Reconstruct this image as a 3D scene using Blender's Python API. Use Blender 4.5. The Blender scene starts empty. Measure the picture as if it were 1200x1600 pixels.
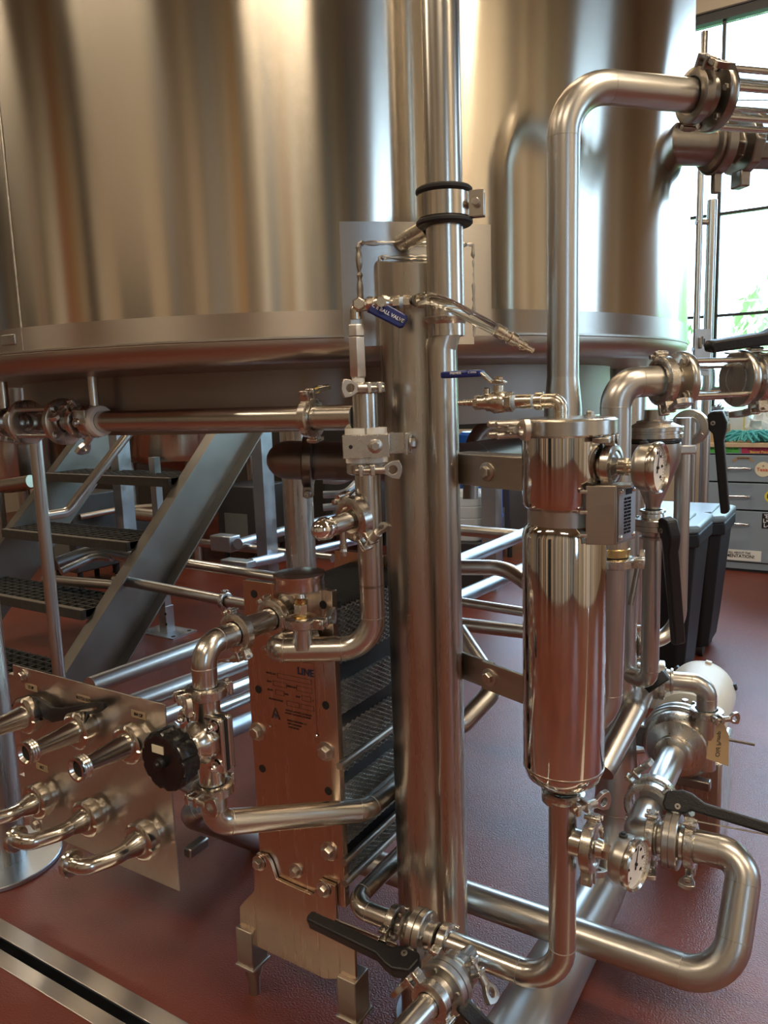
import bpy, bmesh, math, random
from mathutils import Vector, Matrix

random.seed(7)
SC = bpy.context.scene
COL = SC.collection

# ------------------------------------------------------------------ camera
F = 1200.0
PIT, ROL, YAW, EYE = math.radians(8.7), math.radians(1.9), math.radians(32.0), 1.3
_cp, _sp = math.cos(PIT), math.sin(PIT)
_c, _s = math.cos(ROL), math.sin(ROL)


def _w(r, g, k):            # level camera frame (right, forward, up) -> world
    return Vector((r * math.cos(YAW) - g * math.sin(YAW), r * math.sin(YAW) + g * math.cos(YAW), k))


FW = _w(0, _cp, -_sp)
_rt, _dn = _w(1, 0, 0), _w(0, -_sp, -_cp)
RT = _c * _rt + _s * _dn
DN = -_s * _rt + _c * _dn
CAM = Vector((0, 0, EYE))
cam = bpy.data.cameras.new('camera')
cam.sensor_fit = 'HORIZONTAL'
cam.sensor_width = 36.0
cam.lens = 36.0
cam.clip_start = 0.05
camo = bpy.data.objects.new('camera', cam)
COL.objects.link(camo)
m = Matrix.Identity(4)
for i in range(3):
    m[i][0], m[i][1], m[i][2], m[i][3] = RT[i], -DN[i], -FW[i], CAM[i]
camo.matrix_world = m
SC.camera = camo


def ray(x, y):
    return FW + RT * ((x - 600.0) / F) + DN * ((y - 800.0) / F)


def A(x, y, d):             # pixel + depth
    return CAM + ray(x, y) * d


def AZ(x, y, z):
    r = ray(x, y)
    return CAM + r * ((z - EYE) / r.z)


def AY(x, y, Y):
    r = ray(x, y)
    return CAM + r * (Y / r.y)


def AX(x, y, X):
    r = ray(x, y)
    return CAM + r * (X / r.x)


def PX(p):                  # world point -> pixel, depth
    q = Vector(p) - CAM
    d = q.dot(FW)
    return (600 + F * q.dot(RT) / d, 800 + F * q.dot(DN) / d, d)


# ------------------------------------------------------------------ world, light, exposure
SC.view_settings.view_transform = 'Standard'
SC.view_settings.look = 'None'
SC.view_settings.gamma = 1.0
SC.view_settings.use_curve_mapping = False
SC.view_settings.exposure = 0.10
world = bpy.data.worlds.new('sky')
SC.world = world
world.use_nodes = True
wn = world.node_tree.nodes
wn['Background'].inputs[0].default_value = (0.50, 0.74, 1.0, 1)
wn['Background'].inputs[1].default_value = 9.0

ROOM = dict(x0=-9.0, x1=4.5, y0=-4.5, y1=6.6, z1=5.0)
# window openings: wall, span along the wall, sill, head
WINDOWS = [('back', -3.4, 2.4, 0.95, 4.04), ('right', -3.2, -2.3, 1.0, 3.6), ('right', 3.2, 4.4, 1.0, 3.6)]
for k, (side, a, b, z0, z1) in enumerate(WINDOWS):
    l = bpy.data.lights.new('window_portal', 'AREA')
    l.shape = 'RECTANGLE'
    l.size, l.size_y = b - a, z1 - z0
    l.cycles.is_portal = True
    o = bpy.data.objects.new('window_portal', l)
    COL.objects.link(o)
    mx, mz = (a + b) / 2, (z0 + z1) / 2
    if side == 'back':
        o.location, dirv = (mx, ROOM['y1'] - .02, mz), Vector((0, -1, 0))
    elif side == 'front':
        o.location, dirv = (mx, ROOM['y0'] + .02, mz), Vector((0, 1, 0))
    else:
        o.location, dirv = (ROOM['x1'] - .02, mx, mz), Vector((-1, 0, 0))
    o.rotation_euler = dirv.to_track_quat('-Z', 'Y').to_euler()
LAMP_POWER = 50
LAMPS = [(-5.2, -1.2), (-5.2, 3.6), (-2.2, -1.6), (0.9, -2.2), (0.9, 1.2), (-0.9, 4.9), (3.2, .6)]  # last lamp is added, unseen, to brighten the kettle's reflection

# ------------------------------------------------------------------ materials
MATS = {}


def _new(name):
    mt = bpy.data.materials.new(name)
    mt.use_nodes = True
    nt = mt.node_tree
    MATS[name] = mt
    return mt, nt, nt.nodes['Principled BSDF']


def plain(name, col, rough=.5, metal=0.0, spec=.5, noise=.0, nscale=20, bump=0.0, bscale=60, coat=0.0):
    mt, nt, b = _new(name)
    b.inputs['Base Color'].default_value = (*col, 1)
    b.inputs['Roughness'].default_value = rough
    b.inputs['Metallic'].default_value = metal
    b.inputs['Specular IOR Level'].default_value = spec
    b.inputs['Coat Weight'].default_value = coat
    tc = nt.nodes.new('ShaderNodeTexCoord')
    if noise:
        n = nt.nodes.new('ShaderNodeTexNoise')
        n.inputs['Scale'].default_value = nscale
        n.inputs['Detail'].default_value = 4
        nt.links.new(tc.outputs['Object'], n.inputs['Vector'])
        mx = nt.nodes.new('ShaderNodeMix')
        mx.data_type = 'RGBA'
        mx.inputs[6].default_value = (*[c * (1 - noise) for c in col], 1)
        mx.inputs[7].default_value = (*[min(1, c * (1 + noise)) for c in col], 1)
        nt.links.new(n.outputs['Fac'], mx.inputs[0])
        nt.links.new(mx.outputs[2], b.inputs['Base Color'])
    if bump:
        n2 = nt.nodes.new('ShaderNodeTexNoise')
        n2.inputs['Scale'].default_value = bscale
        n2.inputs['Detail'].default_value = 3
        nt.links.new(tc.outputs['Object'], n2.inputs['Vector'])
        bp = nt.nodes.new('ShaderNodeBump')
        bp.inputs['Strength'].default_value = bump
        bp.inputs['Distance'].default_value = .01
        nt.links.new(n2.outputs['Fac'], bp.inputs['Height'])
        nt.links.new(bp.outputs[0], b.inputs['Normal'])
    return mt


def steel(name, col=(.62, .58, .52), rough=.25, var=.08, aniso=0.0, grain=(1, 1, 1), gscale=30,
          bump=.0, wave=0.0, wscale=3.0, tint=.1, wvec=(1, 1, 1)):
    """stainless steel: metal with a grain that varies roughness and tone, and soft waviness of the sheet"""
    mt, nt, b = _new(name)
    b.inputs['Metallic'].default_value = 1.0
    b.inputs['Anisotropic'].default_value = aniso
    tc = nt.nodes.new('ShaderNodeTexCoord')
    mp = nt.nodes.new('ShaderNodeMapping')
    mp.inputs['Scale'].default_value = grain
    nt.links.new(tc.outputs['Object'], mp.inputs['Vector'])
    n = nt.nodes.new('ShaderNodeTexNoise')
    n.inputs['Scale'].default_value = gscale
    n.inputs['Detail'].default_value = 3
    n.inputs['Roughness'].default_value = .5
    nt.links.new(mp.outputs[0], n.inputs['Vector'])
    mr = nt.nodes.new('ShaderNodeMapRange')
    mr.inputs[1].default_value, mr.inputs[2].default_value = .3, .7
    mr.inputs[3].default_value, mr.inputs[4].default_value = max(.02, rough - var), rough + var
    nt.links.new(n.outputs['Fac'], mr.inputs[0])
    nt.links.new(mr.outputs[0], b.inputs['Roughness'])
    mx = nt.nodes.new('ShaderNodeMix')
    mx.data_type = 'RGBA'
    mx.inputs[6].default_value = (*[c * (1 - tint) for c in col], 1)
    mx.inputs[7].default_value = (*[min(1, c * (1 + tint)) for c in col], 1)
    nt.links.new(n.outputs['Fac'], mx.inputs[0])
    nt.links.new(mx.outputs[2], b.inputs['Base Color'])
    last = None
    if bump:
        bp = nt.nodes.new('ShaderNodeBump')
        bp.inputs['Strength'].default_value = bump
        bp.inputs['Distance'].default_value = .001
        nt.links.new(n.outputs['Fac'], bp.inputs['Height'])
        last = bp
    if wave:
        mp2 = nt.nodes.new('ShaderNodeMapping')
        mp2.inputs['Scale'].default_value = wvec
        nt.links.new(tc.outputs['Object'], mp2.inputs['Vector'])
        n2 = nt.nodes.new('ShaderNodeTexNoise')
        n2.inputs['Scale'].default_value = wscale
        n2.inputs['Detail'].default_value = 1
        nt.links.new(mp2.outputs[0], n2.inputs['Vector'])
        b2 = nt.nodes.new('ShaderNodeBump')
        b2.inputs['Strength'].default_value = 1.0
        b2.inputs['Distance'].default_value = wave
        nt.links.new(n2.outputs['Fac'], b2.inputs['Height'])
        if last:
            nt.links.new(last.outputs[0], b2.inputs['Normal'])
        last = b2
    if last:
        nt.links.new(last.outputs[0], b.inputs['Normal'])
    if aniso:
        tg = nt.nodes.new('ShaderNodeTangent')
        tg.direction_type = 'RADIAL'
        tg.axis = 'Z'
        nt.links.new(tg.outputs[0], b.inputs['Tangent'])
        b.inputs['Anisotropic Rotation'].default_value = .25
    return mt


steel('tank_steel', (.66, .60, .51), .175, .010, .96, (1, 1, 14), 60, .0, .010, 2.6, .035, (1, 1, .14))
steel('tank_reflection', (.50, .45, .39), .34, .02, .9, (1, 1, 10), 40, .0, .004, 2.6, .03, (1, 1, .2))
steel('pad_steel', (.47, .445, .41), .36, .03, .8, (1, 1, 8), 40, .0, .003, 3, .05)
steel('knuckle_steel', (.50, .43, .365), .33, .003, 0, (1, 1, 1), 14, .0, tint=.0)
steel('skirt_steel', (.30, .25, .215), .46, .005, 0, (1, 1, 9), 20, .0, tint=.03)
steel('pipe', (.60, .57, .52), .245, .004, 0, (1, 1, 1), 60, .0, tint=.0)
steel('pipe_satin', (.56, .535, .495), .315, .004, 0, (1, 1, 1), 40, .0, tint=.0)
steel('pipe_shiny', (.63, .59, .53), .20, .004, 0, (1, 1, 1), 14, .0, tint=.0)
steel('leg_steel', (.58, .54, .48), .29, .03, 0, (9, 9, .35), 14, .0, .0, 12, tint=.08)
steel('polished', (.70, .67, .63), .07, .015, 0, (6, 6, .3), 10, .0, .0, 7, .04)
steel('clamp', (.60, .565, .51), .27, .02, 0, (1, 1, 1), 60, .0)
steel('cast', (.55, .515, .465), .31, .03, 0, (1, 1, 1), 120, .05)
steel('hex_steel', (.80, .79, .77), .33, .02, 0, (1, 1, 1), 60, .0)
steel('dark_cast', (.30, .27, .24), .30, .02, 0, (1, 1, 1), 90, .0)
steel('stringer_steel', (.30, .285, .26), .42, .06, 0, (1, 1, 1), 8, .0, tint=.12)  # darkened: the stair's shade is put into the colour
steel('bracket', (.44, .39, .33), .36, .06, 0, (1, 1, 7), 20, .04)
steel('plate', (.60, .47, .37), .25, .04, 0, (12, 1, .6), 8, .0, .0004, 4, .08)  # warm tint puts the red floor's reflection into the colour
steel('panel_steel', (.58, .53, .47), .36, .05, 0, (1, 1, 1), 70, .05)
steel('galvanised', (.50, .54, .58), .40, .10, 0, (1, 1, 1), 12, .05, 0, 3, .2)
steel('weld', (.50, .47, .42), .38, .06, 0, (1, 1, 1), 90, .3)
steel('chrome', (.85, .85, .85), .04, .01, 0)
steel('drain_steel', (.60, .57, .53), .33, .02, 0, (1, 10, 1), 20, .0, tint=.05)
steel('pack_edge', (.82, .80, .76), .42, .03, 0, (1, 1, 1), 20, .0, tint=.0)
steel('brass', (.62, .45, .20), .28, .08, 0)
steel('nickel', (.66, .60, .50), .24, .07, 0, (1, 1, 1), 80, .12)
plain('black_plastic', (.012, .012, .013), .38, 0, .45, 0, 20, .12, 300)
plain('black_gloss', (.010, .010, .011), .16, 0, .5)
plain('black_rubber', (.012, .012, .012), .6)
plain('pack_black', (.006, .006, .007), .5)
plain('blue_vinyl', (.012, .025, .16), .28)
plain('white_plastic', (.82, .79, .72), .45)
plain('white_print', (.85, .85, .88), .6)
plain('black_print', (.012, .012, .016), .6)
plain('navy_print', (.03, .04, .10), .6)
plain('rust_print', (.035, .012, .008), .6)
plain('dial_white', (.80, .74, .66), .5)
plain('gold_tape', (.72, .50, .09), .45)
plain('ptfe', (.50, .64, .80), .5)
plain('grating', (.055, .052, .046), .7, 0, .3, .35, 40, .3, 200)
plain('grating_edge', (.17, .15, .125), .7, 0, .3, .3, 40)
plain('dark_steel', (.07, .07, .072), .5, .4)
plain('wall_paint', (.60, .50, .38), .7, 0, .3, .06, 3)
plain('wall_dark', (.075, .065, .058), .7, 0, .3, .2, 3)
plain('ceiling_wood', (.40, .29, .18), .6, 0, .3, .15, 5)
plain('streak_blue', (.22, .28, .33), .6)  # tones of the unseen strips added for the kettle's streaks
plain('streak_tan', (.70, .60, .44), .6)
plain('streak_brown', (.26, .20, .14), .6)
plain('streak_cream', (.86, .80, .68), .6)
plain('streak_grey', (.34, .32, .29), .6)
plain('streak_ochre', (.50, .30, .12), .6)
plain('frame_dark', (.02, .022, .024), .5)
plain('streak_brick', (.42, .17, .085), .8, 0, .3, .25, 9)
plain('cabinet_paint', (.27, .34, .40), .48, 0, .4, .08, 6)
plain('cabinet_gap', (.02, .022, .026), .7)
plain('laminate', (.62, .47, .30), .5, 0, .4, .1, 30)
plain('lime_sticker', (.10, .56, .08), .55)
plain('red_sticker', (.55, .05, .12), .55)
plain('yellow_print', (.80, .68, .10), .55)
plain('cream_sticker', (.82, .76, .55), .55)
plain('tan_sticker', (.38, .28, .17), .55)
plain('red_print', (.62, .10, .04), .55)
plain('paper', (.80, .82, .78), .6)
plain('bin_black', (.008, .008, .009), .55, 0, .3)
plain('bin_lid', (.16, .22, .25), .33)
plain('motor_paint', (.66, .62, .53), .42, 0, .5, .04, 30, .05, 150)
plain('kraft', (.50, .34, .18), .75, 0, .3, .1, 30)
plain('cardboard', (.48, .33, .17), .75, 0, .3, .08, 20)
plain('duster_grey', (.20, .24, .28), .9)
plain('aqua', (.10, .50, .54), .75)
plain('milky', (.72, .80, .84), .35)
plain('blue_drum', (.01, .12, .52), .35)
plain('jug_white', (.70, .76, .80), .4)
plain('grey_rubber', (.16, .18, .17), .6)
plain('bark', (.10, .07, .05), .9)
plain('grass', (.12, .22, .06), .9, 0, .3, .3, 4)
plain('leaf', (.34, .48, .20), .7)
plain('leaf_light', (.50, .62, .32), .7)
plain('lamp_white', (.85, .83, .78), .5)

mt, nt, b = _new('glass')          # clear plastic and glass walls of the sight glasses, hose
b.inputs['Base Color'].default_value = (.97, .98, .96, 1)
b.inputs['Roughness'].default_value = .03
b.inputs['Transmission Weight'].default_value = 1.0
b.inputs['IOR'].default_value = 1.2
mt, nt, b = _new('pane')           # thin window pane
g = nt.nodes.new('ShaderNodeBsdfGlossy')
g.inputs['Roughness'].default_value = .02
t = nt.nodes.new('ShaderNodeBsdfTransparent')
fr = nt.nodes.new('ShaderNodeFresnel')
fr.inputs['IOR'].default_value = 1.35
ms = nt.nodes.new('ShaderNodeMixShader')
nt.links.new(fr.outputs[0], ms.inputs[0])
nt.links.new(t.outputs[0], ms.inputs[1])
nt.links.new(g.outputs[0], ms.inputs[2])
nt.links.new(ms.outputs[0], nt.nodes['Material Output'].inputs[0])
mt, nt, b = _new('lamp_glow')
b.inputs['Emission Color'].default_value = (1.0, .83, .62, 1)
b.inputs['Emission Strength'].default_value = 4

# red-brown trowelled epoxy floor with an orange-peel surface
mt, nt, b = _new('floor_epoxy')
tc = nt.nodes.new('ShaderNodeTexCoord')
n1 = nt.nodes.new('ShaderNodeTexNoise')
n1.inputs['Scale'].default_value = 2.2
n1.inputs['Detail'].default_value = 5
nt.links.new(tc.outputs['Object'], n1.inputs['Vector'])
cr = nt.nodes.new('ShaderNodeValToRGB')
cr.color_ramp.elements[0].position = .3
cr.color_ramp.elements[0].color = (.115, .024, .0135, 1)
cr.color_ramp.elements[1].position = .72
cr.color_ramp.elements[1].color = (.190, .043, .023, 1)
nt.links.new(n1.outputs['Fac'], cr.inputs[0])
n4 = nt.nodes.new('ShaderNodeTexNoise')
n4.inputs['Scale'].default_value = 420
n4.inputs['Detail'].default_value = 2
nt.links.new(tc.outputs['Object'], n4.inputs['Vector'])
mrx = nt.nodes.new('ShaderNodeMapRange')
mrx.inputs[1].default_value, mrx.inputs[2].default_value = .3, .75
mrx.inputs[3].default_value, mrx.inputs[4].default_value = .82, 1.25
nt.links.new(n4.outputs['Fac'], mrx.inputs[0])
mul = nt.nodes.new('ShaderNodeMix')
mul.data_type = 'RGBA'
mul.blend_type = 'MULTIPLY'
mul.inputs[0].default_value = 1
nt.links.new(cr.outputs[0], mul.inputs[6])
nt.links.new(mrx.outputs[0], mul.inputs[7])
nt.links.new(mul.outputs[2], b.inputs['Base Color'])
n2 = nt.nodes.new('ShaderNodeTexNoise')
n2.inputs['Scale'].default_value = 240
n2.inputs['Detail'].default_value = 3
nt.links.new(tc.outputs['Object'], n2.inputs['Vector'])
n3 = nt.nodes.new('ShaderNodeTexNoise')
n3.inputs['Scale'].default_value = 5
n3.inputs['Detail'].default_value = 3
nt.links.new(tc.outputs['Object'], n3.inputs['Vector'])
bp = nt.nodes.new('ShaderNodeBump')
bp.inputs['Strength'].default_value = .55
bp.inputs['Distance'].default_value = .003
nt.links.new(n2.outputs['Fac'], bp.inputs['Height'])
nt.links.new(bp.outputs[0], b.inputs['Normal'])
mr = nt.nodes.new('ShaderNodeMapRange')
mr.inputs[3].default_value, mr.inputs[4].default_value = .27, .33
nt.links.new(n3.outputs['Fac'], mr.inputs[0])
nt.links.new(mr.outputs[0], b.inputs['Roughness'])
b.inputs['Specular IOR Level'].default_value = .42
b.inputs['Coat Weight'].default_value = .16
b.inputs['Coat Roughness'].default_value = .16
nt.links.new(bp.outputs[0], b.inputs['Coat Normal'])

# ------------------------------------------------------------------ mesh helpers
X_, Y_, Z_ = Vector((1, 0, 0)), Vector((0, 1, 0)), Vector((0, 0, 1))
U, V, K = X_, Y_, Z_
DG = Vector((1, 1, 0)).normalized()


def perp(ax, hint=None):
    ax = ax.normalized()
    if hint is None:
        hint = Z_ if abs(ax.z) < .9 else X_
    h = (hint - ax * hint.dot(ax))
    return h.normalized()


class MB:
    def __init__(self):
        self.v, self.f = [], []

    def lathe(self, P, ax, prof, n=24, cap=True, rmod=None, x=None, closed=False):
        ax = ax.normalized()
        x = perp(ax, x)
        y = ax.cross(x)
        rings = []
        for h, r in prof:
            if r <= 1e-6:
                self.v.append(P + ax * h)
                rings.append([len(self.v) - 1])
            else:
                i0 = len(self.v)
                for k in range(n):
                    a = 2 * math.pi * k / n
                    rr = r if rmod is None else rmod(a, r)
                    self.v.append(P + ax * h + (x * math.cos(a) + y * math.sin(a)) * rr)
                rings.append(list(range(i0, i0 + n)))
        seq = list(zip(rings, rings[1:]))
        if closed:
            seq.append((rings[-1], rings[0]))
        for a, b_ in seq:
            if len(a) == 1 and len(b_) == 1:
                continue
            for k in range(n):
                j = (k + 1) % n
                if len(a) == 1:
                    self.f.append((a[0], b_[k], b_[j]))
                elif len(b_) == 1:
                    self.f.append((a[k], b_[0], a[j]))
                else:
                    self.f.append((a[k], b_[k], b_[j], a[j]))
        if cap and not closed:
            if len(rings[0]) > 1:
                self.f.append(tuple(rings[0]))
            if len(rings[-1]) > 1:
                self.f.append(tuple(reversed(rings[-1])))
        return self

    def cyl(self, P, ax, r, h0, h1, n=16, ch=0.0):
        if ch:
            return self.lathe(P, ax, [(h0, r - ch), (h0 + ch, r), (h1 - ch, r), (h1, r - ch)], n)
        return self.lathe(P, ax, [(h0, r), (h1, r)], n)

    def ring(self, P, ax, r0, r1, h0, h1, n=32, ch=.0):
        if ch:
            pr = [(h0, r0), (h0, r1 - ch), (h0 + ch, r1), (h1 - ch, r1), (h1, r1 - ch), (h1, r0)]
        else:
            pr = [(h0, r0), (h0, r1), (h1, r1), (h1, r0)]
        return self.lathe(P, ax, pr, n, closed=True)

    def sweep(self, pts, rad, n=20, cap=True, hollow=0):
        N = len(pts)
        if not hasattr(rad, '__len__'):
            rad = [rad] * N
        tang = []
        for i in range(N):
            a = pts[max(0, i - 1)]
            c = pts[min(N - 1, i + 1)]
            tang.append((c - a).normalized())
        x = perp(tang[0])
        rings = []
        for i in range(N):
            x = perp(tang[i], x)
            y = tang[i].cross(x)
            i0 = len(self.v)
            for k in range(n):
                a = 2 * math.pi * k / n
                self.v.append(pts[i] + (x * math.cos(a) + y * math.sin(a)) * rad[i])
            rings.append(list(range(i0, i0 + n)))
        for a, b_ in zip(rings, rings[1:]):
            for k in range(n):
                j = (k + 1) % n
                self.f.append((a[k], b_[k], b_[j], a[j]))
        if cap:
            self.f.append(tuple(rings[0]))
            self.f.append(tuple(reversed(rings[-1])))
        return self

    def tube(self, pts, r, bend=None, n=20, cap=True, seams=None):
        """pipe along straight runs joined by round elbows"""
        rads = r if hasattr(r, '__len__') else [r] * len(pts)
        if bend is None:
            bend = rads[0] * 3
        out, ro = [pts[0]], [rads[0]]
        for i in range(1, len(pts) - 1):
            p, a, c = pts[i], (pts[i - 1] - pts[i]), (pts[i + 1] - pts[i])
            la, lc = a.length, c.length
            a.normalize()
            c.normalize()
            ang = a.angle(c)
            t = min(bend / math.tan(ang / 2), la * .49, lc * .49) if ang < 3.1 else 0
            if t < 1e-4:
                out.append(p)
                ro.append(rads[i])
                continue
            br = t * math.tan(ang / 2)
            bis = (a + c).normalized()
            cen = p + bis * (br / math.sin(ang / 2))
            s, e = p + a * t, p + c * t
            vs, ve = s - cen, e - cen
            tot = vs.angle(ve)
            axis = vs.cross(ve).normalized()
            ns = max(4, int(tot / .14))
            for k in range(ns + 1):
                q = Matrix.Rotation(tot * k / ns, 3, axis) @ vs
                out.append(cen + q)
                f = k / ns
                ro.append(rads[i])
            if seams is not None:
                seams += [(s, a, rads[i]), (e, c, rads[i])]
        out.append(pts[-1])
        ro.append(rads[-1])
        return self.sweep(out, ro, n, cap)

    def box(self, P, x, y, z, hx, hy, hz):
        i0 = len(self.v)
        for sx, sy, sz in ((-1, -1, -1), (1, -1, -1), (1, 1, -1), (-1, 1, -1), (-1, -1, 1), (1, -1, 1), (1, 1, 1), (-1, 1, 1)):
            self.v.append(P + x * sx * hx + y * sy * hy + z * sz * hz)
        for q in ((0, 3, 2, 1), (4, 5, 6, 7), (0, 1, 5, 4), (1, 2, 6, 5), (2, 3, 7, 6), (3, 0, 4, 7)):
            self.f.append(tuple(i0 + k for k in q))
        return self

    def bx(self, x0, x1, y0, y1, z0, z1):
        return self.box(Vector(((x0 + x1) / 2, (y0 + y1) / 2, (z0 + z1) / 2)), X_, Y_, Z_, (x1 - x0) / 2, (y1 - y0) / 2, (z1 - z0) / 2)

    def prism(self, P, x, y, z, poly, h0, h1):
        i0, n = len(self.v), len(poly)
        for h in (h0, h1):
            for (a, b_) in poly:
                self.v.append(P + x * a + y * b_ + z * h)
        self.f.append(tuple(i0 + k for k in reversed(range(n))))
        self.f.append(tuple(i0 + n + k for k in range(n)))
        for k in range(n):
            j = (k + 1) % n
            self.f.append((i0 + k, i0 + j, i0 + n + j, i0 + n + k))
        return self

    def holed(self, P, x, y, z, poly, hc, hr, h0, h1, n=28):
        """flat plate of outline poly (star-shaped about hc) with a round hole"""
        outer = []
        for k in range(n):
            a = 2 * math.pi * k / n
            dx, dy = math.cos(a), math.sin(a)
            best = None
            for (x0, y0), (x1, y1) in zip(poly, poly[1:] + poly[:1]):
                ex, ey = x1 - x0, y1 - y0
                den = dx * ey - dy * ex
                if abs(den) < 1e-12:
                    continue
                qx, qy = x0 - hc[0], y0 - hc[1]
                t = (qx * ey - qy * ex) / den
                s = (qx * dy - qy * dx) / den
                if t > 0 and -1e-6 <= s <= 1 + 1e-6 and (best is None or t > best):
                    best = t
            best = best or hr * 1.5
            outer.append((hc[0] + dx * best, hc[1] + dy * best))
        i0 = len(self.v)
        for h in (h0, h1):
            for a, b_ in outer:
                self.v.append(P + x * a + y * b_ + z * h)
        for h in (h0, h1):
            for k in range(n):
                a = 2 * math.pi * k / n
                self.v.append(P + x * (hc[0] + hr * math.cos(a)) + y * (hc[1] + hr * math.sin(a)) + z * h)
        for k in range(n):
            j = (k + 1) % n
            O0, O1, I0, I1 = i0, i0 + n, i0 + 2 * n, i0 + 3 * n
            self.f += [(O0 + k, O0 + j, O1 + j, O1 + k), (I0 + k, I1 + k, I1 + j, I0 + j),
                       (O1 + k, O1 + j, I1 + j, I1 + k), (O0 + k, I0 + k, I0 + j, O0 + j)]
        return self

    def hexbolt(self, P, ax, r=.009, h=.008, washer=True):
        if washer:
            self.lathe(P, ax, [(0, r * 1.55), (.002, r * 1.55), (.0025, r * 1.45)], 20)
        self.lathe(P, ax, [(.0025, r), (h * .85, r), (h, r * .84)], 6)
        return self


OFF = {}


def _link(mb, name, mat, off, bevel=None, smooth=True, seg=2):
    me = bpy.data.meshes.new(name)
    me.from_pydata([tuple(v - off) for v in mb.v], [], mb.f)
    bm = bmesh.new()
    bm.from_mesh(me)
    bmesh.ops.recalc_face_normals(bm, faces=bm.faces)
    for f in bm.faces:
        f.smooth = smooth
    for e in bm.edges:
        if len(e.link_faces) == 2:
            if e.calc_face_angle(0) > .62:
                e.smooth = False
        else:
            e.smooth = False
    bm.to_mesh(me)
    bm.free()
    me.materials.append(MATS[mat])
    o = bpy.data.objects.new(name, me)
    COL.objects.link(o)
    if bevel:
        md = o.modifiers.new('bevel', 'BEVEL')
        md.width = bevel
        md.segments = seg
        md.limit_method = 'ANGLE'
        md.angle_limit = .6
        md.harden_normals = False
    return o


def thing(name, label, cat, loc, group=None):
    o = bpy.data.objects.new(name, None)
    o.empty_display_size = .05
    COL.objects.link(o)
    o.location = loc
    o['label'], o['category'] = label, cat
    if group:
        o['group'] = group
    OFF[o.name] = Vector(loc)
    return o


def part(mb, name, mat, parent, bevel=None, label=None, kind=None, seg=2):
    off = OFF[parent.name]
    o = _link(mb, name, mat, off, bevel, seg=seg)
    o.parent = parent
    OFF[o.name] = off
    if label:
        o['label'] = label
    if kind:
        o['kind'] = kind
    return o


def solo(mb, name, mat, label, cat, loc=None, group=None, bevel=None, kind=None):
    if loc is None:
        n = len(mb.v)
        loc = sum(mb.v, Vector()) / n
        loc.z = min(v.z for v in mb.v)
    o = _link(mb, name, mat, Vector(loc), bevel)
    o.location = loc
    OFF[o.name] = Vector(loc)
    o['label'], o['category'] = label, cat
    if group:
        o['group'] = group
    if kind:
        o['kind'] = kind
    return o


def struct(mb, name, mat, bevel=None):
    o = _link(mb, name, mat, Vector(), bevel)
    o['kind'] = 'structure'
    OFF[o.name] = Vector()
    return o


def text(s, P, x, y, size, mat, parent, name='lettering', bold=False, align='CENTER', sx=1.0, depth=.0004):
    """flat lettering on a surface; x right, y up along the surface"""
    cu = bpy.data.curves.new('t', 'FONT')
    cu.body = s
    cu.size = size
    cu.align_x = align
    cu.align_y = 'CENTER'
    cu.offset = size * .02 if bold else 0
    cu.extrude = depth
    cu.resolution_u = 2
    tmp = bpy.data.objects.new('t', cu)
    me = bpy.data.meshes.new_from_object(tmp)
    bpy.data.objects.remove(tmp)
    bpy.data.curves.remove(cu)
    x, y = x.normalized(), y.normalized()
    z = x.cross(y)
    off = OFF[parent.name]
    for v in me.vertices:
        v.co = P + x * (v.co.x * sx) + y * v.co.y + z * v.co.z - off
    me.materials.clear()
    me.materials.append(MATS[mat])
    o = bpy.data.objects.new(name, me)
    COL.objects.link(o)
    o.parent = parent
    OFF[o.name] = off
    return o


def pipe(label, pts, r, bend=None, mat='pipe', n=24, name='pipe', cat='pipe', seam=True, group=None, cap=True):
    """a bent tube as one thing with its visible weld seams as parts"""
    seams = []
    mb = MB().tube(pts, r, bend, n, cap, seams)
    o = solo(mb, name, mat, label, cat, None, group)
    if seam:
        for p, a, rr in seams:
            part(MB().ring(p, a, rr * .96, rr * 1.012, -.0016, .0016, 24, .0008), 'weld_seam', 'weld', o)
    return o


# ------------------------------------------------------------------ fittings
def wing_plate(mb, P, t, w, th, k=1.0):
    """fan-shaped wing of a clamp nut: t outwards, w across, th through"""
    poly = [(.010 * k, -.0055 * k), (.022 * k, -.006 * k), (.034 * k, -.0135 * k), (.046 * k, -.0155 * k), (.050 * k, -.008 * k), (.0515 * k, 0),
            (.050 * k, .008 * k), (.046 * k, .0155 * k), (.034 * k, .0135 * k), (.022 * k, .006 * k), (.010 * k, .0055 * k)]
    mb.holed(P, t, w, th, poly, (.036 * k, 0), .0072 * k, -.0045 * k, .0045 * k, 32)
    mb.cyl(P, t, .0068 * k, .004 * k, .024 * k, 14, .001)


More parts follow.
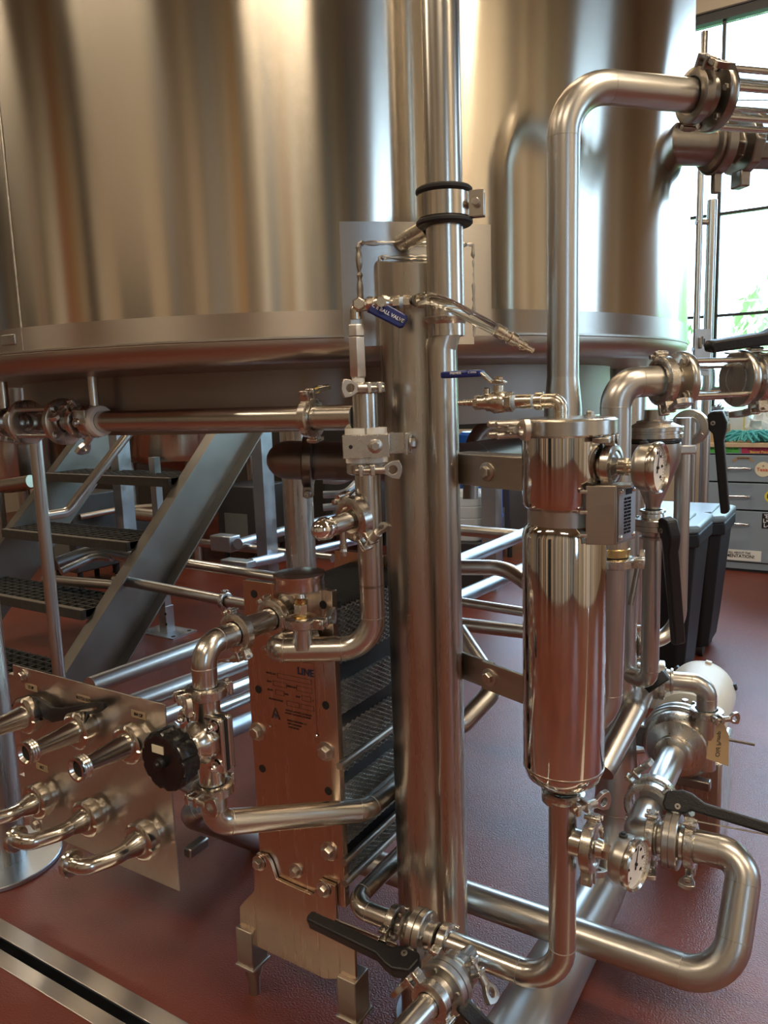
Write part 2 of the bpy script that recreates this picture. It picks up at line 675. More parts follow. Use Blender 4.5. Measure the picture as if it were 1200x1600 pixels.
def clamp(label, P, ax, r, s, mat='clamp', k=1.0, wing='cast', side=1, group='tri-clamps on the pipes', wdir=None, tape=False):
    """hinged sanitary clamp round a pipe joint; s points at the screw side"""
    ax = ax.normalized()
    s = perp(ax, s)
    t = ax.cross(s) * side
    ro, w = r + .0135 * k, .0095 * k
    root = thing('tri_clamp', label, 'clamp', P, group)
    mb = MB().lathe(P, ax, [(-w, r + .001), (-w, ro - .004 * k), (-w * .75, ro), (w * .75, ro), (w, ro - .004 * k), (w, r + .001)], 36, closed=True)
    part(mb, 'band', mat, root)
    mb = MB()
    c = P + s * (ro + .006 * k)
    for d in (-1, 1):
        mb.box(c + t * d * .0095 * k, s, t, ax, .010 * k, .0038 * k, w * .95)
    part(mb, 'lug', mat, root, .0015 * k)
    mb = MB().cyl(c + s * .003 * k, t, .0036 * k, -.018 * k, .036 * k, 12)
    part(mb, 'bolt', 'cast', root)
    mb = MB()
    wing_plate(mb, c + s * .003 * k + t * .006 * k, t, wdir.normalized() if wdir else ax, t.cross(wdir.normalized() if wdir else ax), k)
    wo = part(mb, 'wing_nut', wing, root, .0012 * k)
    if tape:
        wa = t.cross(wdir.normalized() if wdir else ax)
        q = c + s * .003 * k + t * .024 * k
        part(MB().box(q, t, wa, t.cross(wa), .007, .0052, .006), 'gold_tape', 'gold_tape', wo, .001)
    mb = MB()
    h = P - s * (ro + .003 * k)
    mb.box(h, s, t, ax, .006 * k, .010 * k, w * .7)
    for d in (-1, 1):
        mb.cyl(h - s * .001 + t * d * .008 * k, ax, .0042 * k, -w * 1.25, w * 1.25, 12, .0008)
    part(mb, 'hinge', mat, root, .001 * k)
    return root


def butterfly(label, P, ax, r, sd, hd, L=.16, mat='pipe_satin', group='butterfly valves', droop=0.0, rise=0.0, trig=True):
    """sanitary butterfly valve: round two-piece body, stem boss, black locking lever"""
    ax, sd = ax.normalized(), perp(ax, sd)
    hd = hd.normalized()
    R = r * 1.45 + .012
    root = thing('butterfly_valve', label, 'valve', P, group)
    pr = [(-.034, r), (-.034, r + .006), (-.029, r + .007), (-.026, r + .002), (-.016, r + .004), (-.014, R - .002), (-.012, R), (-.0012, R), (-.0006, R - .003),
          (.0006, R - .003), (.0012, R), (.012, R), (.014, R - .002), (.016, r + .004), (.026, r + .002), (.029, r + .007), (.034, r + .006), (.034, r)]
    part(MB().lathe(P, ax, pr, 40, closed=True), 'body', mat, root)
    q = ax.cross(sd)
    for a in (45, 135, 225, 315):
        d = sd * math.cos(math.radians(a)) + q * math.sin(math.radians(a))
        mb = MB().cyl(P + d * (R - .010), ax, .0042, -.0175, .0175, 10, .0008)
        part(mb, 'screw', 'cast', root)
    part(MB().cyl(P, sd, .012, R - .006, R + .012, 20, .001), 'stem', mat, root)
    # lever: block hub over the stem, long tapering grip
    w = hd.cross(sd).normalized()
    hub = P + sd * (R + .012)
    prof = [(-.026, 0), (-.020, .026), (.012, .034), (.030, .030), (.055, .020 + rise * .2), (L, .012 + rise), (L + .004, .002 + rise), (L, -.010 + rise), (.060, -.004 + rise * .2), (.030, -.004), (.020, -.012), (-.020, -.012)]
    mb = MB().prism(hub, hd, sd, w, prof, -.0135, .0135)
    part(mb, 'lever', 'black_plastic', root, .004, seg=3)
    part(MB().ring(hub + hd * .004, w, .0022, .006, -.0150, .0150, 16, .0006), 'socket_screw', 'cast', root)
    if trig:
        mb = MB().box(hub + hd * (L * .45) + sd * (-.014 + rise * .4), hd, sd, w, L * .32, .0016, .007)
        part(mb, 'latch_bar', 'cast', root, .0008)
    return root


def gauge(label, P, ax, R, stem, up=Z_, needle=60):
    """dial pressure gauge: P is the centre of the case back, dial faces along ax, stem length behind"""
    ax = ax.normalized()
    up = perp(ax, up)
    rt = up.cross(ax)
    T = R * .72
    root = thing('pressure_gauge', label, 'gauge', P, 'pressure gauges')
    part(MB().lathe(P, ax, [(0, 0), (0, R * .80), (.003, R * .90), (.010, R * .97), (T, R * .97)], 44, True), 'case', 'pipe_satin', root)
    part(MB().lathe(P, ax, [(T - .004, R * .9), (T - .004, R), (T - .001, R * 1.04), (T + .006, R * 1.04), (T + .009, R * .98), (T + .006, R * .90)], 44, closed=True), 'bezel', 'pipe_shiny', root)
    dl = part(MB().cyl(P, ax, R * .91, T - .001, T + .002, 44), 'dial', 'dial_white', root)
    mb = MB()
    for k in range(31):
        a = math.radians(225 - 270 * k / 30)
        d = rt * math.cos(a) + up * math.sin(a)
        ln = .10 if k % 5 == 0 else .05
        mb.box(P + ax * (T + .0024) + d * R * (.80 - ln / 2), d, ax.cross(d), ax, R * ln / 2, R * .008, .0003)
    part(mb, 'scale_mark', 'black_print', dl)
    for k in range(7):
        a = math.radians(225 - 45 * k)
        d = rt * math.cos(a) + up * math.sin(a)
        text(str(k * 10), P + ax * (T + .0024) + d * R * .58, rt, up, R * .17, 'black_print', dl)
    a = math.radians(needle)
    d = rt * math.cos(a) + up * math.sin(a)
    mb = MB().prism(P + ax * (T + .003), d, ax.cross(d), ax, [(-R * .22, -R * .035), (R * .70, -R * .008), (R * .70, R * .008), (-R * .22, R * .035)], 0, .0008)
    mb.cyl(P, ax, R * .06, T + .002, T + .005, 14)
    part(mb, 'needle', 'black_print', root)
    part(MB().lathe(P + ax * T * .35, up, [(R * .93, R * .17), (R * 1.02, R * .17), (R * 1.05, R * .10), (R * 1.12, R * .09), (R * 1.13, 0)], 18), 'fill_plug', 'black_rubber', root)
    mb = MB().cyl(P, ax, .0075, -stem, .002, 14)
    part(mb, 'stem', 'black_rubber', root)
    mb = MB().lathe(P - ax * stem, ax, [(-.016, .0125), (.0, .0125)], 6).cyl(P - ax * stem, ax, .0085, -.028, .008, 16)
    part(mb, 'hex_nut', 'nickel', root)
    return root


def bolt_part(P, ax, parent, r=.009, h=.010, mat='cast', name='bolt'):
    return part(MB().hexbolt(P, ax, r, h), name, mat, parent)
# ------------------------------------------------------------------ room shell
R_ = ROOM
SLOT = (.918, .944)          # slot of the trench drain in the floor
mb = MB().bx(R_['x0'], R_['x1'], R_['y0'], SLOT[0] - .03, -.12, 0).bx(R_['x0'], R_['x1'], SLOT[1] + .034, R_['y1'], -.12, 0)
struct(mb, 'floor', 'floor_epoxy')
struct(MB().bx(R_['x0'], R_['x1'], R_['y0'], R_['y1'], R_['z1'], R_['z1'] + .1), 'ceiling', 'ceiling_wood')


def wall(side):
    ops = sorted((a, b, z0, z1) for s, a, b, z0, z1 in WINDOWS if s == side)
    lo, hi = (R_['x0'], R_['x1']) if side in ('back', 'front') else (R_['y0'], R_['y1'])
    mb = MB()

    def seg(a, b, z0, z1):
        if b - a < 1e-3 or z1 - z0 < 1e-3:
            return
        if side == 'back':
            mb.bx(a, b, R_['y1'], R_['y1'] + .2, z0, z1)
        elif side == 'front':
            mb.bx(a, b, R_['y0'] - .2, R_['y0'], z0, z1)
        elif side == 'right':
            mb.bx(R_['x1'], R_['x1'] + .2, a, b, z0, z1)
        else:
            mb.bx(R_['x0'] - .2, R_['x0'], a, b, z0, z1)
    cur = lo
    for a, b, z0, z1 in ops:
        seg(cur, a, 0, R_['z1'])
        seg(a, b, 0, z0)
        seg(a, b, z1, R_['z1'])
        cur = b
    seg(cur, hi, 0, R_['z1'])
    return struct(mb, 'wall_' + side, 'wall_paint')


for s in ('back', 'front', 'right', 'left'):
    wall(s)
# dark painted lower wall of the back bay
struct(MB().bx(R_['x0'] + .01, -3.45, R_['y1'] - .03, R_['y1'] - .001, 0, 2.6), 'wall_strip_1', 'wall_dark')
# unseen strips added along the walls behind the viewer to streak the kettle's shine
TN = [2]


def streak_strip(x0, x1, y0, y1, mat, z1=None):
    struct(MB().bx(x0, x1, y0, y1, 0, (z1 or R_['z1'] - .01)), 'wall_strip_%d' % TN[0], mat)
    TN[0] += 1


rw = random.Random(11)
TONES = ['streak_tan', 'streak_brown', 'streak_cream', 'streak_grey', 'wall_dark', 'streak_blue', 'streak_tan', 'streak_grey', 'streak_brick', 'streak_cream', 'streak_brown', 'streak_ochre', 'streak_grey']


BRIGHT = ['streak_cream', 'streak_tan', 'streak_cream', 'streak_grey', 'streak_cream', 'streak_tan']  # pale strips added to brighten the kettle's reflection on the right


def streak_strips(side, lo, hi, skip=()):
    u = lo
    k = 0
    while u < hi:
        w = rw.choice((.06, .09, .14, .2, .3, .45))
        g = rw.choice((.05, .12, .25, .4))
        if not any(u < b_ + .1 and u + w > a_ - .1 for a_, b_ in skip):
            mat = (BRIGHT if side == 'right' and u > -2 else TONES)[(k * 5 + rw.randrange(3)) % (6 if side == 'right' and u > -2 else len(TONES))]
            if side == 'front':
                streak_strip(u, u + w, R_['y0'] + .001, R_['y0'] + rw.uniform(.08, .2), mat)
            elif side == 'right':
                streak_strip(R_['x1'] - rw.uniform(.08, .2), R_['x1'] - .001, u, u + w, mat)
            else:
                streak_strip(R_['x0'] + .001, R_['x0'] + rw.uniform(.08, .2), u, u + w, mat)
        u += w + g
        k += 1


streak_strips('front', -8.6, 4.2, ((-7.9, -6.9), (-2.9, -1.9)))
streak_strips('right', -4.2, 5.6, ((-3.2, -2.3), (3.2, 4.4)))
streak_strips('left', -4.2, 4.5)
struct(MB().bx(-7.9, -6.9, R_['y0'] + .001, R_['y0'] + .05, 0, 2.3), 'dark_panel_1', 'wall_dark')  # unseen dark panels, added to break up the kettle's reflection
struct(MB().bx(-2.9, -1.9, R_['y0'] + .001, R_['y0'] + .05, 0, 2.3), 'dark_panel_2', 'frame_dark')

for k, (side, a, b, z0, z1) in enumerate(WINDOWS):
    def P3(u, w, z):
        if side == 'back':
            return Vector((u, R_['y1'] + .08 + w, z))
        if side == 'front':
            return Vector((u, R_['y0'] - .08 - w, z))
        return Vector((R_['x1'] + .08 + w, u, z))
    ux = X_ if side in ('back', 'front') else Y_
    wy = Y_ if side in ('back', 'front') else X_
    mb = MB()
    t = .035
    for z in (z0 + t, z1 - t):
        mb.box(P3((a + b) / 2, 0, z), ux, wy, Z_, (b - a) / 2, .05, t)
    for u in (a + t, b - t):
        mb.box(P3(u, 0, (z0 + z1) / 2), ux, wy, Z_, t, .05, (z1 - z0) / 2)
    wo = struct(mb, 'window_%d' % (k + 1), 'frame_dark')
    if side == 'back':
        us, zs = [-2.45, -1.03, .35, 1.4], [1.826, 2.591, 3.38]
    else:
        us = [a + (b - a) * q / 3 for q in (1, 2)]
        zs = [z0 + (z1 - z0) * q / 3 for q in (1, 2)]
    for u in us:
        part(MB().box(P3(u, 0, (z0 + z1) / 2), ux, wy, Z_, .012, .02, (z1 - z0) / 2 - .04), 'mullion', 'frame_dark', wo)
    for z in zs:
        part(MB().box(P3((a + b) / 2, .001, z), ux, wy, Z_, (b - a) / 2 - .04, .019, .010), 'glazing_bar', 'frame_dark', wo)
    ue, ze = [a + .07] + us + [b - .07], [z0 + .07] + zs + [z1 - .07]
    for i in range(len(ue) - 1):
        for j in range(len(ze) - 1):
            mbp = MB().box(P3((ue[i] + ue[i + 1]) / 2, 0, (ze[j] + ze[j + 1]) / 2), ux, wy, Z_, (ue[i + 1] - ue[i]) / 2 - .012, .003, (ze[j + 1] - ze[j]) / 2 - .010)
            part(mbp, 'pane', 'pane', wo)

# trench drain in the floor
t = thing('trench_drain', 'stainless slot drain set into the red floor, running across the lower left corner', 'drain', (-1.5, .93, 0))
x0, x1 = R_['x0'] + .02, R_['x1'] - .02
part(MB().bx(x0, x1, SLOT[0] - .036, SLOT[0], -.004, .0025), 'near_flange', 'drain_steel', t, .0015)
part(MB().bx(x0, x1, SLOT[1], SLOT[1] + .041, -.004, .0025), 'far_flange', 'drain_steel', t, .0015)
mb = MB().bx(x0, x1, SLOT[0] - .006, SLOT[0] - .001, -.12, -.004).bx(x0, x1, SLOT[1] + .001, SLOT[1] + .006, -.12, -.004).bx(x0, x1, SLOT[0], SLOT[1], -.12, -.11)
part(mb, 'channel', 'dark_cast', t)

# outdoors: lawn and trees beyond the back windows
struct(MB().bx(-40, 40, R_['y1'] + .4, 60, -.4, -.35), 'ground', 'grass')


def tree(label, x, y, h, rad, mat, n):
    t = thing('tree', label, 'tree', (x, y, -.35), 'trees outside the window')
    part(MB().tube([Vector((x, y, -.35)), Vector((x + .1, y, h * .4)), Vector((x - .05, y + .1, h * .75))], [.16, .12, .05], .3, 10), 'trunk', 'bark', t)
    mb = MB()
    for _ in range(n):
        while True:
            p = Vector((random.uniform(-1, 1), random.uniform(-1, 1), random.uniform(-1, 1)))
            if .25 < p.length < 1:
                break
        q = Vector((x + p.x * rad, y + p.y * rad, h * .62 + p.z * h * .42))
        nrm = Vector((random.uniform(-1, 1), random.uniform(-1, 1), random.uniform(.1, 1))).normalized()
        a = perp(nrm)
        b_ = nrm.cross(a)
        s = random.uniform(.09, .2)
        i0 = len(mb.v)
        mb.v += [q - a * s, q + b_ * s * .5, q + a * s, q - b_ * s * .5]
        mb.f.append((i0, i0 + 1, i0 + 2, i0 + 3))
    part(mb, 'foliage', mat, t, kind='stuff')


tree('broad green tree nearest the window beside the sight glass', .4, 13.0, 3.3, 2.2, 'leaf_light', 2600)
tree('darker green tree left of the broad tree, outside the window', -5.0, 15.5, 3.8, 2.3, 'leaf', 2400)
tree('green tree at the right-hand end of the window view', 6.0, 15.0, 3.6, 2.4, 'leaf', 2400)

# ceiling lamps
for k, (x, y) in enumerate(LAMPS):
    z = 4.45
    t = thing('ceiling_lamp', 'long white ceiling lamp hung %s' % ('over the far left corner behind the viewer', 'above the stair', 'behind the viewer to the left', 'behind the viewer to the right', 'to the right of the pump', 'near the back window', 'along the right-hand wall, added to brighten the kettle')[k], 'lamp', (x, y, z), 'ceiling lamps')
    part(MB().bx(x - .75, x + .75, y - .11, y + .11, z, z + .06), 'housing', 'lamp_white', t)
    part(MB().bx(x - .73, x + .73, y - .09, y + .09, z - .012, z - .001), 'diffuser', 'lamp_glow', t)
    mb = MB()
    for d in (-.6, .6):
        mb.cyl(Vector((x + d, y, z)), Z_, .006, .06, R_['z1'] - z, 8)
    part(mb, 'hanger', 'dark_steel', t)
    l = bpy.data.lights.new('lamp_light', 'AREA')
    l.shape = 'RECTANGLE'
    l.size, l.size_y = 1.45, .18
    l.energy = LAMP_POWER
    l.color = (1.0, .82, .60)
    o = bpy.data.objects.new('lamp_light', l)
    COL.objects.link(o)
    o.parent = t
    o.location = (0, 0, -.02)

# ------------------------------------------------------------------ the big tank
TC = Vector((-1.501, 2.062, 0))
TR, SEAM = 1.10, 1.409


def tank_ang(px, py):
    r = ray(px, py)
    d = Vector((r.x, r.y, 0))
    o = Vector((0, 0, 0)) - TC
    a, b_, c = d.dot(d), 2 * d.dot(o), o.dot(o) - TR * TR
    q = max(0, b_ * b_ - 4 * a * c)
    s = (-b_ - math.sqrt(q)) / (2 * a)
    p = CAM + r * s
    return math.atan2(p.y - TC.y, p.x - TC.x), p.z


def tp(a, z, off=0.0):
    return Vector((TC.x + (TR + off) * math.cos(a), TC.y + (TR + off) * math.sin(a), z))


def patch(mb, a0, a1, z0, z1, off, n=16):
    i0 = len(mb.v)
    for k in range(n + 1):
        a = a0 + (a1 - a0) * k / n
        mb.v += [tp(a, z0, -.002), tp(a, z0, off), tp(a, z1, off), tp(a, z1, -.002)]
    for k in range(n):
        p, q = i0 + 4 * k, i0 + 4 * k + 4
        mb.f += [(p, q, q + 1, p + 1), (p + 1, q + 1, q + 2, p + 2), (p + 2, q + 2, q + 3, p + 3)]
    mb.f += [(i0, i0 + 1, i0 + 2, i0 + 3), tuple(i0 + 4 * n + j for j in (3, 2, 1, 0))]
    return mb


def bead(mb, pts, r=.004, jit=.35):
    out, rad = [], []
    for a, b_ in zip(pts, pts[1:]):
        m_ = max(2, int((b_ - a).length / .006))
        for k in range(m_):
            out.append(a.lerp(b_, k / m_))
            rad.append(r * random.uniform(1 - jit, 1 + jit))
    out.append(pts[-1])
    rad.append(r)
    return mb.sweep(out, rad, 8)


tank = thing('brew_kettle', 'huge brushed stainless kettle on pipe legs filling the upper half', 'tank', (TC.x, TC.y, 0))
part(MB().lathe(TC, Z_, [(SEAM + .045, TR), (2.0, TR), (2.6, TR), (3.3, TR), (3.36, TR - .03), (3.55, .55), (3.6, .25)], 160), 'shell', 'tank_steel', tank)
part(MB().lathe(TC, Z_, [(SEAM, TR - .004), (SEAM, TR + .0012), (SEAM + .047, TR + .0012), (SEAM + .047, TR - .004)], 160, closed=True), 'reflection_band', 'tank_reflection', tank)  # ring stands in for a flange's blurred reflection on the shell
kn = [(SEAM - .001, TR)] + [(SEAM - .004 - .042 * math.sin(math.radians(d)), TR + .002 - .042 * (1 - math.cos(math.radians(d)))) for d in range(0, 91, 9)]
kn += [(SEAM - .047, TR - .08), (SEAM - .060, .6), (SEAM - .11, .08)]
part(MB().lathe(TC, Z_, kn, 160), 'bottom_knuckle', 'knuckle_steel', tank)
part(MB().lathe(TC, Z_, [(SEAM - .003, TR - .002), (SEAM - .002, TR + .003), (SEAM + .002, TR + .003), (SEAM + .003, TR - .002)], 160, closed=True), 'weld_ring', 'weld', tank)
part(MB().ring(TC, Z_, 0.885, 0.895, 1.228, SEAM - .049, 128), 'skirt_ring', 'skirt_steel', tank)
a, z = tank_ang(36, 540)
mb = MB()
for zz0, zz1 in ((SEAM, 3.3),):
    bead(mb, [tp(a, zz0, 0), tp(a, (zz0 + zz1) / 2, 0), tp(a, zz1, 0)], .0022, .2)
part(mb, 'vertical_weld', 'weld', tank)
a0, zb = tank_ang(4, 540)
a1, zt = tank_ang(24, 522)
bd = part(patch(MB(), a0, a1, zb, zt, .003), 'maker_badge', 'cast', tank, .001)
# doubler pads behind the near leg
ang_l, ztop = tank_ang(530, 347)
ang_r, _ = tank_ang(765, 347)
part(patch(MB(), ang_l, ang_r, SEAM - .004, ztop, .004), 'outer_pad', 'pad_steel', tank)
il, iz = tank_ang(560, 382)
ir, _ = tank_ang(735, 382)
part(patch(MB(), il, ir, SEAM - .02, iz, .010), 'inner_pad', 'pad_steel', tank)
mb = MB()
n = 20
bead(mb, [tp(il, SEAM - .005, .007), tp(il, iz, .007)] + [tp(il + (ir - il) * k / n, iz, .007) for k in range(1, n + 1)] + [tp(ir, SEAM - .005, .007)], .0045, .4)
part(mb, 'pad_weld', 'weld', tank)


def leg(ang, r=.071, cut=False, rad=1.07):
    c = Vector((TC.x + rad * math.cos(ang), TC.y + rad * math.sin(ang), 0))
    out = Vector((math.cos(ang), math.sin(ang), 0))
    mb = MB()
    if cut:
        n = 48
        for k in range(n):
            a = 2 * math.pi * k / n
            mb.v.append(c + Vector((math.cos(a), math.sin(a), 0)) * r + Z_ * .012)
        for k in range(n):
            a = 2 * math.pi * k / n
            d = Vector((math.cos(a), math.sin(a), 0))
            mb.v.append(c + d * r + Z_ * (LEGTOP - .20 * (d.dot(out) * r + r * .4)))
        for k in range(n):
            j = (k + 1) % n
            mb.f.append((k, j, n + j, n + k))
        mb.f.append(tuple(range(n, 2 * n)))
        lg = part(mb, 'leg', 'leg_steel', tank, label='thick round front leg with slanted cap')
    else:
        mb.cyl(c, Z_, r, .012, SEAM - .03, 36)
        lg = part(mb, 'leg', 'leg_steel', tank)
    part(MB().cyl(c, Z_, .085 if cut else .165, 0, .014, 40, .002), 'base_plate', 'galvanised', lg)
    return c


LEGTOP = A(620, 400, 1.36).z
LA = leg(math.radians(-45), cut=True, rad=1.13)
LB = leg(math.radians(-121), rad=1.08)
for d in (134, 43):
    leg(math.radians(d))
# weld bead where the near leg meets the pad
mb = MB()
tl, zl = tank_ang(592, 404)
bead(mb, [tp(tl, SEAM - .02, .012), tp(tl, zl, .012), tp(tank_ang(665, 400)[0], zl, .012)], .004, .4)
part(mb, 'leg_weld', 'weld', tank)
# side nozzle with clamp and cock on the right-hand flank
na, nz = tank_ang(1060, 222)
nd = DG
np_ = tp(na, nz, -.02)
part(MB().lathe(np_, nd, [(-.05, .048), (.10, .046), (.105, .058), (.125, .058), (.125, .046)], 28), 'nozzle', 'dark_cast', tank)
q = thing('nozzle_valve', 'dark valve fitting clamped to the kettle nozzle under the overhead pipe', 'valve', np_ + nd * .13)
P = np_ + nd * .126
part(MB().ring(P, nd, .040, .066, -.012, .016, 32, .003), 'clamp_band', 'dark_cast', q)
part(MB().box(P - Z_ * .085 + nd * .002, nd, nd.cross(Z_), Z_, .010, .008, .024), 'clamp_lug', 'dark_cast', q, .003)
part(MB().lathe(P, nd, [(.018, .045), (.04, .038), (.055, .038), (.06, .07), (.085, .07), (.09, .05), (.16, .05), (.20, .030), (.34, .028)], 8), 'body', 'dark_cast', q, .003)
part(MB().box(P - Z_ * .075 + nd * .07, nd, nd.cross(Z_), Z_, .014, .02, .02), 'drain_boss', 'dark_cast', q, .004)
# ------------------------------------------------------------------ vertical vent pipe, funnel and standpipe by the near leg
VP = A(696, 430, 1.30)
vx = Vector((VP.x, VP.y, 0))


def zat(px, py, d):
    return A(px, py, d).z


zf = zat(697, 497, 1.305)
pipe('tall vertical stainless pipe rising in front of the kettle to the top edge', [vx + Z_ * (zf - .03), vx + Z_ * 3.2], .0312, mat='pipe', n=40)
c = thing('standpipe', 'drain standpipe with flared funnel rim against the thick kettle leg', 'pipe', vx)
sx1 = Vector((A(689, 520, 1.315).x, A(689, 520, 1.315).y, 0))
part(MB().tube([sx1, sx1 + Z_ * (zf - .05), vx + Z_ * (zf - .02)], .0255, .02, 32), 'drain_tube', 'leg_steel', c)
part(MB().lathe(vx, Z_, [(zf - .03, .0245), (zf - .012, .028), (zf - .004, .035), (zf, .0395), (zf + .002, .0395), (zf + .001, .036), (zf - .006, .033), (zf - .03, .0235)], 36, True), 'funnel_tube', 'leg_steel', c)
# hinged pipe clamp with rubber lining that holds the vertical pipe
zc0, zc1 = zat(697, 352, 1.30), zat(697, 303, 1.30)
h = thing('pipe_hanger_clamp', 'wide hinged pipe clamp with black rubber lining round the vertical pipe', 'clamp', vx + Z_ * zc0)
m_ = (zc0 + zc1) / 2
part(MB().ring(vx + Z_ * m_, Z_, .0312, .0475, -(zc1 - zc0) / 2 - .004, -(zc1 - zc0) / 2 + .006, 40, .003), 'rubber_lining', 'black_rubber', h)
part(MB().ring(vx + Z_ * m_, Z_, .0312, .0475, (zc1 - zc0) / 2 - .006, (zc1 - zc0) / 2 + .004, 40, .003), 'rubber_lining', 'black_rubber', h)
part(MB().ring(vx + Z_ * m_, Z_, .032, .0445, -.0205, .0205, 44, .002), 'band', 'pipe_shiny', h)
sd = (RT - FW * .3).normalized()
sd = Vector((sd.x, sd.y, 0)).normalized()
tn = Z_.cross(sd)
mb = MB()
for s in (-1, 1):
    mb.box(vx + Z_ * m_ + sd * .051 + tn * s * .007, sd, tn, Z_, .017, .0025, .021)
part(mb, 'lug', 'pipe_shiny', h, .001)
part(MB().cyl(vx + Z_ * m_ + sd * .056, tn, .0065, -.022, .022, 14, .001), 'bolt', 'cast', h)
bk = Vector((TC.x - vx.x, TC.y - vx.y, 0)).normalized()
lf = (bk - sd * .45).normalized()
part(MB().cyl(vx + Z_ * (m_ - .018), (lf - Z_ * .12).normalized(), .0165, .045, .13, 20), 'standoff', 'leg_steel', h)

# ------------------------------------------------------------------ filter housing and its brackets
HY = 1.12
HC = AY(881, 950, HY)
hx = Vector((HC.x, HC.y, 0))


def hz(px, py):
    return AY(px, py, HY).z


hd_ = (hx - Vector((0, 0, 0))).length
zl1, zl0 = hz(884, 652), hz(884, 680)
zn1, zn0 = hz(880, 792), hz(880, 812)
zb = hz(882, 1200)
zbb = hz(882, 1232)
HR = .063
H_ = thing('filter_housing', 'tall mirror-polished cylindrical filter housing beside the kettle leg', 'filter housing', hx + Z_ * zbb)
part(MB().lathe(hx, Z_, [(zn1 - .004, HR - .012), (zn1 + .004, HR - .002), (zn1 + .012, HR), (zl0 + .004, HR)], 72), 'upper_bowl', 'polished', H_)
part(MB().lathe(hx, Z_, [(zn0 - .004, HR - .008), (zn1 + .002, HR - .008)], 72), 'neck', 'pipe_satin', H_)
part(MB().lathe(hx, Z_, [(zbb + .0, .026), (zbb + .014, HR * .70), (zbb + .024, HR * .90), (zb + .006, HR), (zn0 - .022, HR), (zn0 - .010, HR - .003), (zn0 - .002, HR - .010)], 72), 'lower_bowl', 'polished', H_)
part(MB().ring(hx, Z_, HR - .001, HR + .0007, zb + .007, zb + .0095, 72), 'weld_ring', 'weld', H_)
part(MB().lathe(hx, Z_, [(zl0, HR), (zl0, HR + .011), (zl0 + .003, HR + .0138), (zl1 - .004, HR + .0138), (zl1 - .001, HR + .010), (zl1, HR)], 72), 'lid', 'pipe', H_)
lp = hx + Z_ * zl1 + Vector((.03, .03, 0))
part(MB().hexbolt(lp, Z_, .006, .008), 'lid_bolt', 'cast', H_)
# clamp ears of the lid at the left, in front
td = (A(800, 665, 1.12) - A(880, 665, 1.15))
td.z = 0
td.normalize()
tt = Z_.cross(td)
cl = hx + Z_ * ((zl0 + zl1) / 2) + td * (HR + .022)
mb = MB()
for s in (-1, 1):
    for k in (-1, 1):
        mb.cyl(cl + Z_ * (k * .008) + tt * s * .012, td, .0048, -.012, .036, 12, .001)
part(mb, 'lid_clamp_lug', 'cast', H_)
part(MB().cyl(cl + td * .018, tt, .0045, -.024, .036, 12), 'lid_clamp_bolt', 'cast', H_)
mb = MB()
wt = (-FW - td * .3)
wt.z = 0
wing_plate(mb, cl + td * .004, wt.normalized(), Z_, wt.normalized().cross(Z_), 1.0)
part(mb, 'lid_wing_nut', 'cast', H_, .001)
# standing brackets between leg and housing
for nm, y0, y1, lab in (('upper', 712, 762, 'upper flat steel bracket bolted between kettle leg and filter housing'),
                        ('lower', 1036, 1079, 'lower flat steel bracket bolted between kettle leg and filter housing')):
    p0 = LA + Vector((.068, -.030, 0))
    p1 = Vector((hx.x - HR * .80, hx.y + .038, 0))
    d = (p1 - p0).normalized()
    zz1, zz0 = AY(760, y0, (p0.y + p1.y) / 2).z, AY(760, y1, (p0.y + p1.y) / 2).z
    br = thing('support_bracket', lab, 'bracket', p0 + Z_ * zz0, 'brackets holding the filter housing')
    w = Z_.cross(d)
    L = (p1 - p0).length
    mid = (p0 + p1) / 2 + Z_ * ((zz0 + zz1) / 2)
    part(MB().box(mid + d * (L * .20), d, w, Z_, L * .32, .003, (zz1 - zz0) / 2), 'front_plate', 'bracket', br, .001)
    part(MB().box(mid - d * (L * .26) + w * .006, d, w, Z_, L * .24, .003, (zz1 - zz0) / 2), 'leg_tab', 'bracket', br, .001)
    if nm == 'upper':
        part(MB().box(mid + w * .030 + Z_ * (zz1 - zz0) * .45, d, w, Z_, L * .48, .022, .003), 'shelf', 'bracket', br, .001)
    mb = MB()
    bead(mb, [p0 - w * .002 + Z_ * zz0 + d * .004, p0 - w * .002 + Z_ * zz1 + d * .004], .005, .3)
    part(mb, 'weld_bead', 'weld', br)
    bolt_part(mid - d * (L * .03) - w * .003, -w, br, .0105, .010)
# sign box on the housing's right flank
SB = AY(937, 808, HY - .07)
sx_ = (A(985, 800, 1.35) - A(960, 806, 1.27))
sx_.z = 0
sx_.normalize()
front = (X_ * .55 - Y_ * .83).normalized()
front = (CAM - SB)
front.z = 0
fr_ = front.normalized()
s0 = AY(918, 760, HY - .055)
s1 = AY(918, 852, HY - .055)
bh = (s0.z - s1.z) / 2
zm = (s0.z + s1.z) / 2
cbx = Vector((AY(938, 806, HY - .045).x, HY - .045, zm))
lx = (fr_.cross(Z_) * -1).normalized()
if lx.dot(RT) < 0:
    lx = -lx
sg = thing('name_plate_box', 'folded steel bracket with riveted data plate on the filter housing', 'sign', cbx - Z_ * bh)
n2 = (lx * .93 + fr_ * .30).normalized()
wl = .020
part(MB().box(cbx, lx, fr_, Z_, wl, .0015, bh), 'side_plate', 'bracket', sg, .0008)
corner = cbx + lx * wl
d2 = (lx * .48 - fr_ * .88).normalized()
ctr = corner + d2 * .030
nf = d2.cross(Z_)
if nf.dot(CAM - ctr) < 0:
    nf = -nf
part(MB().box(ctr, d2, nf, Z_, .030, .0015, bh), 'front_plate', 'bracket', sg, .0008)
part(MB().box((cbx + ctr) / 2 - fr_ * .008 + Z_ * (bh - .001), lx, fr_, Z_, .024, .018, .0015), 'top_plate', 'bracket', sg)
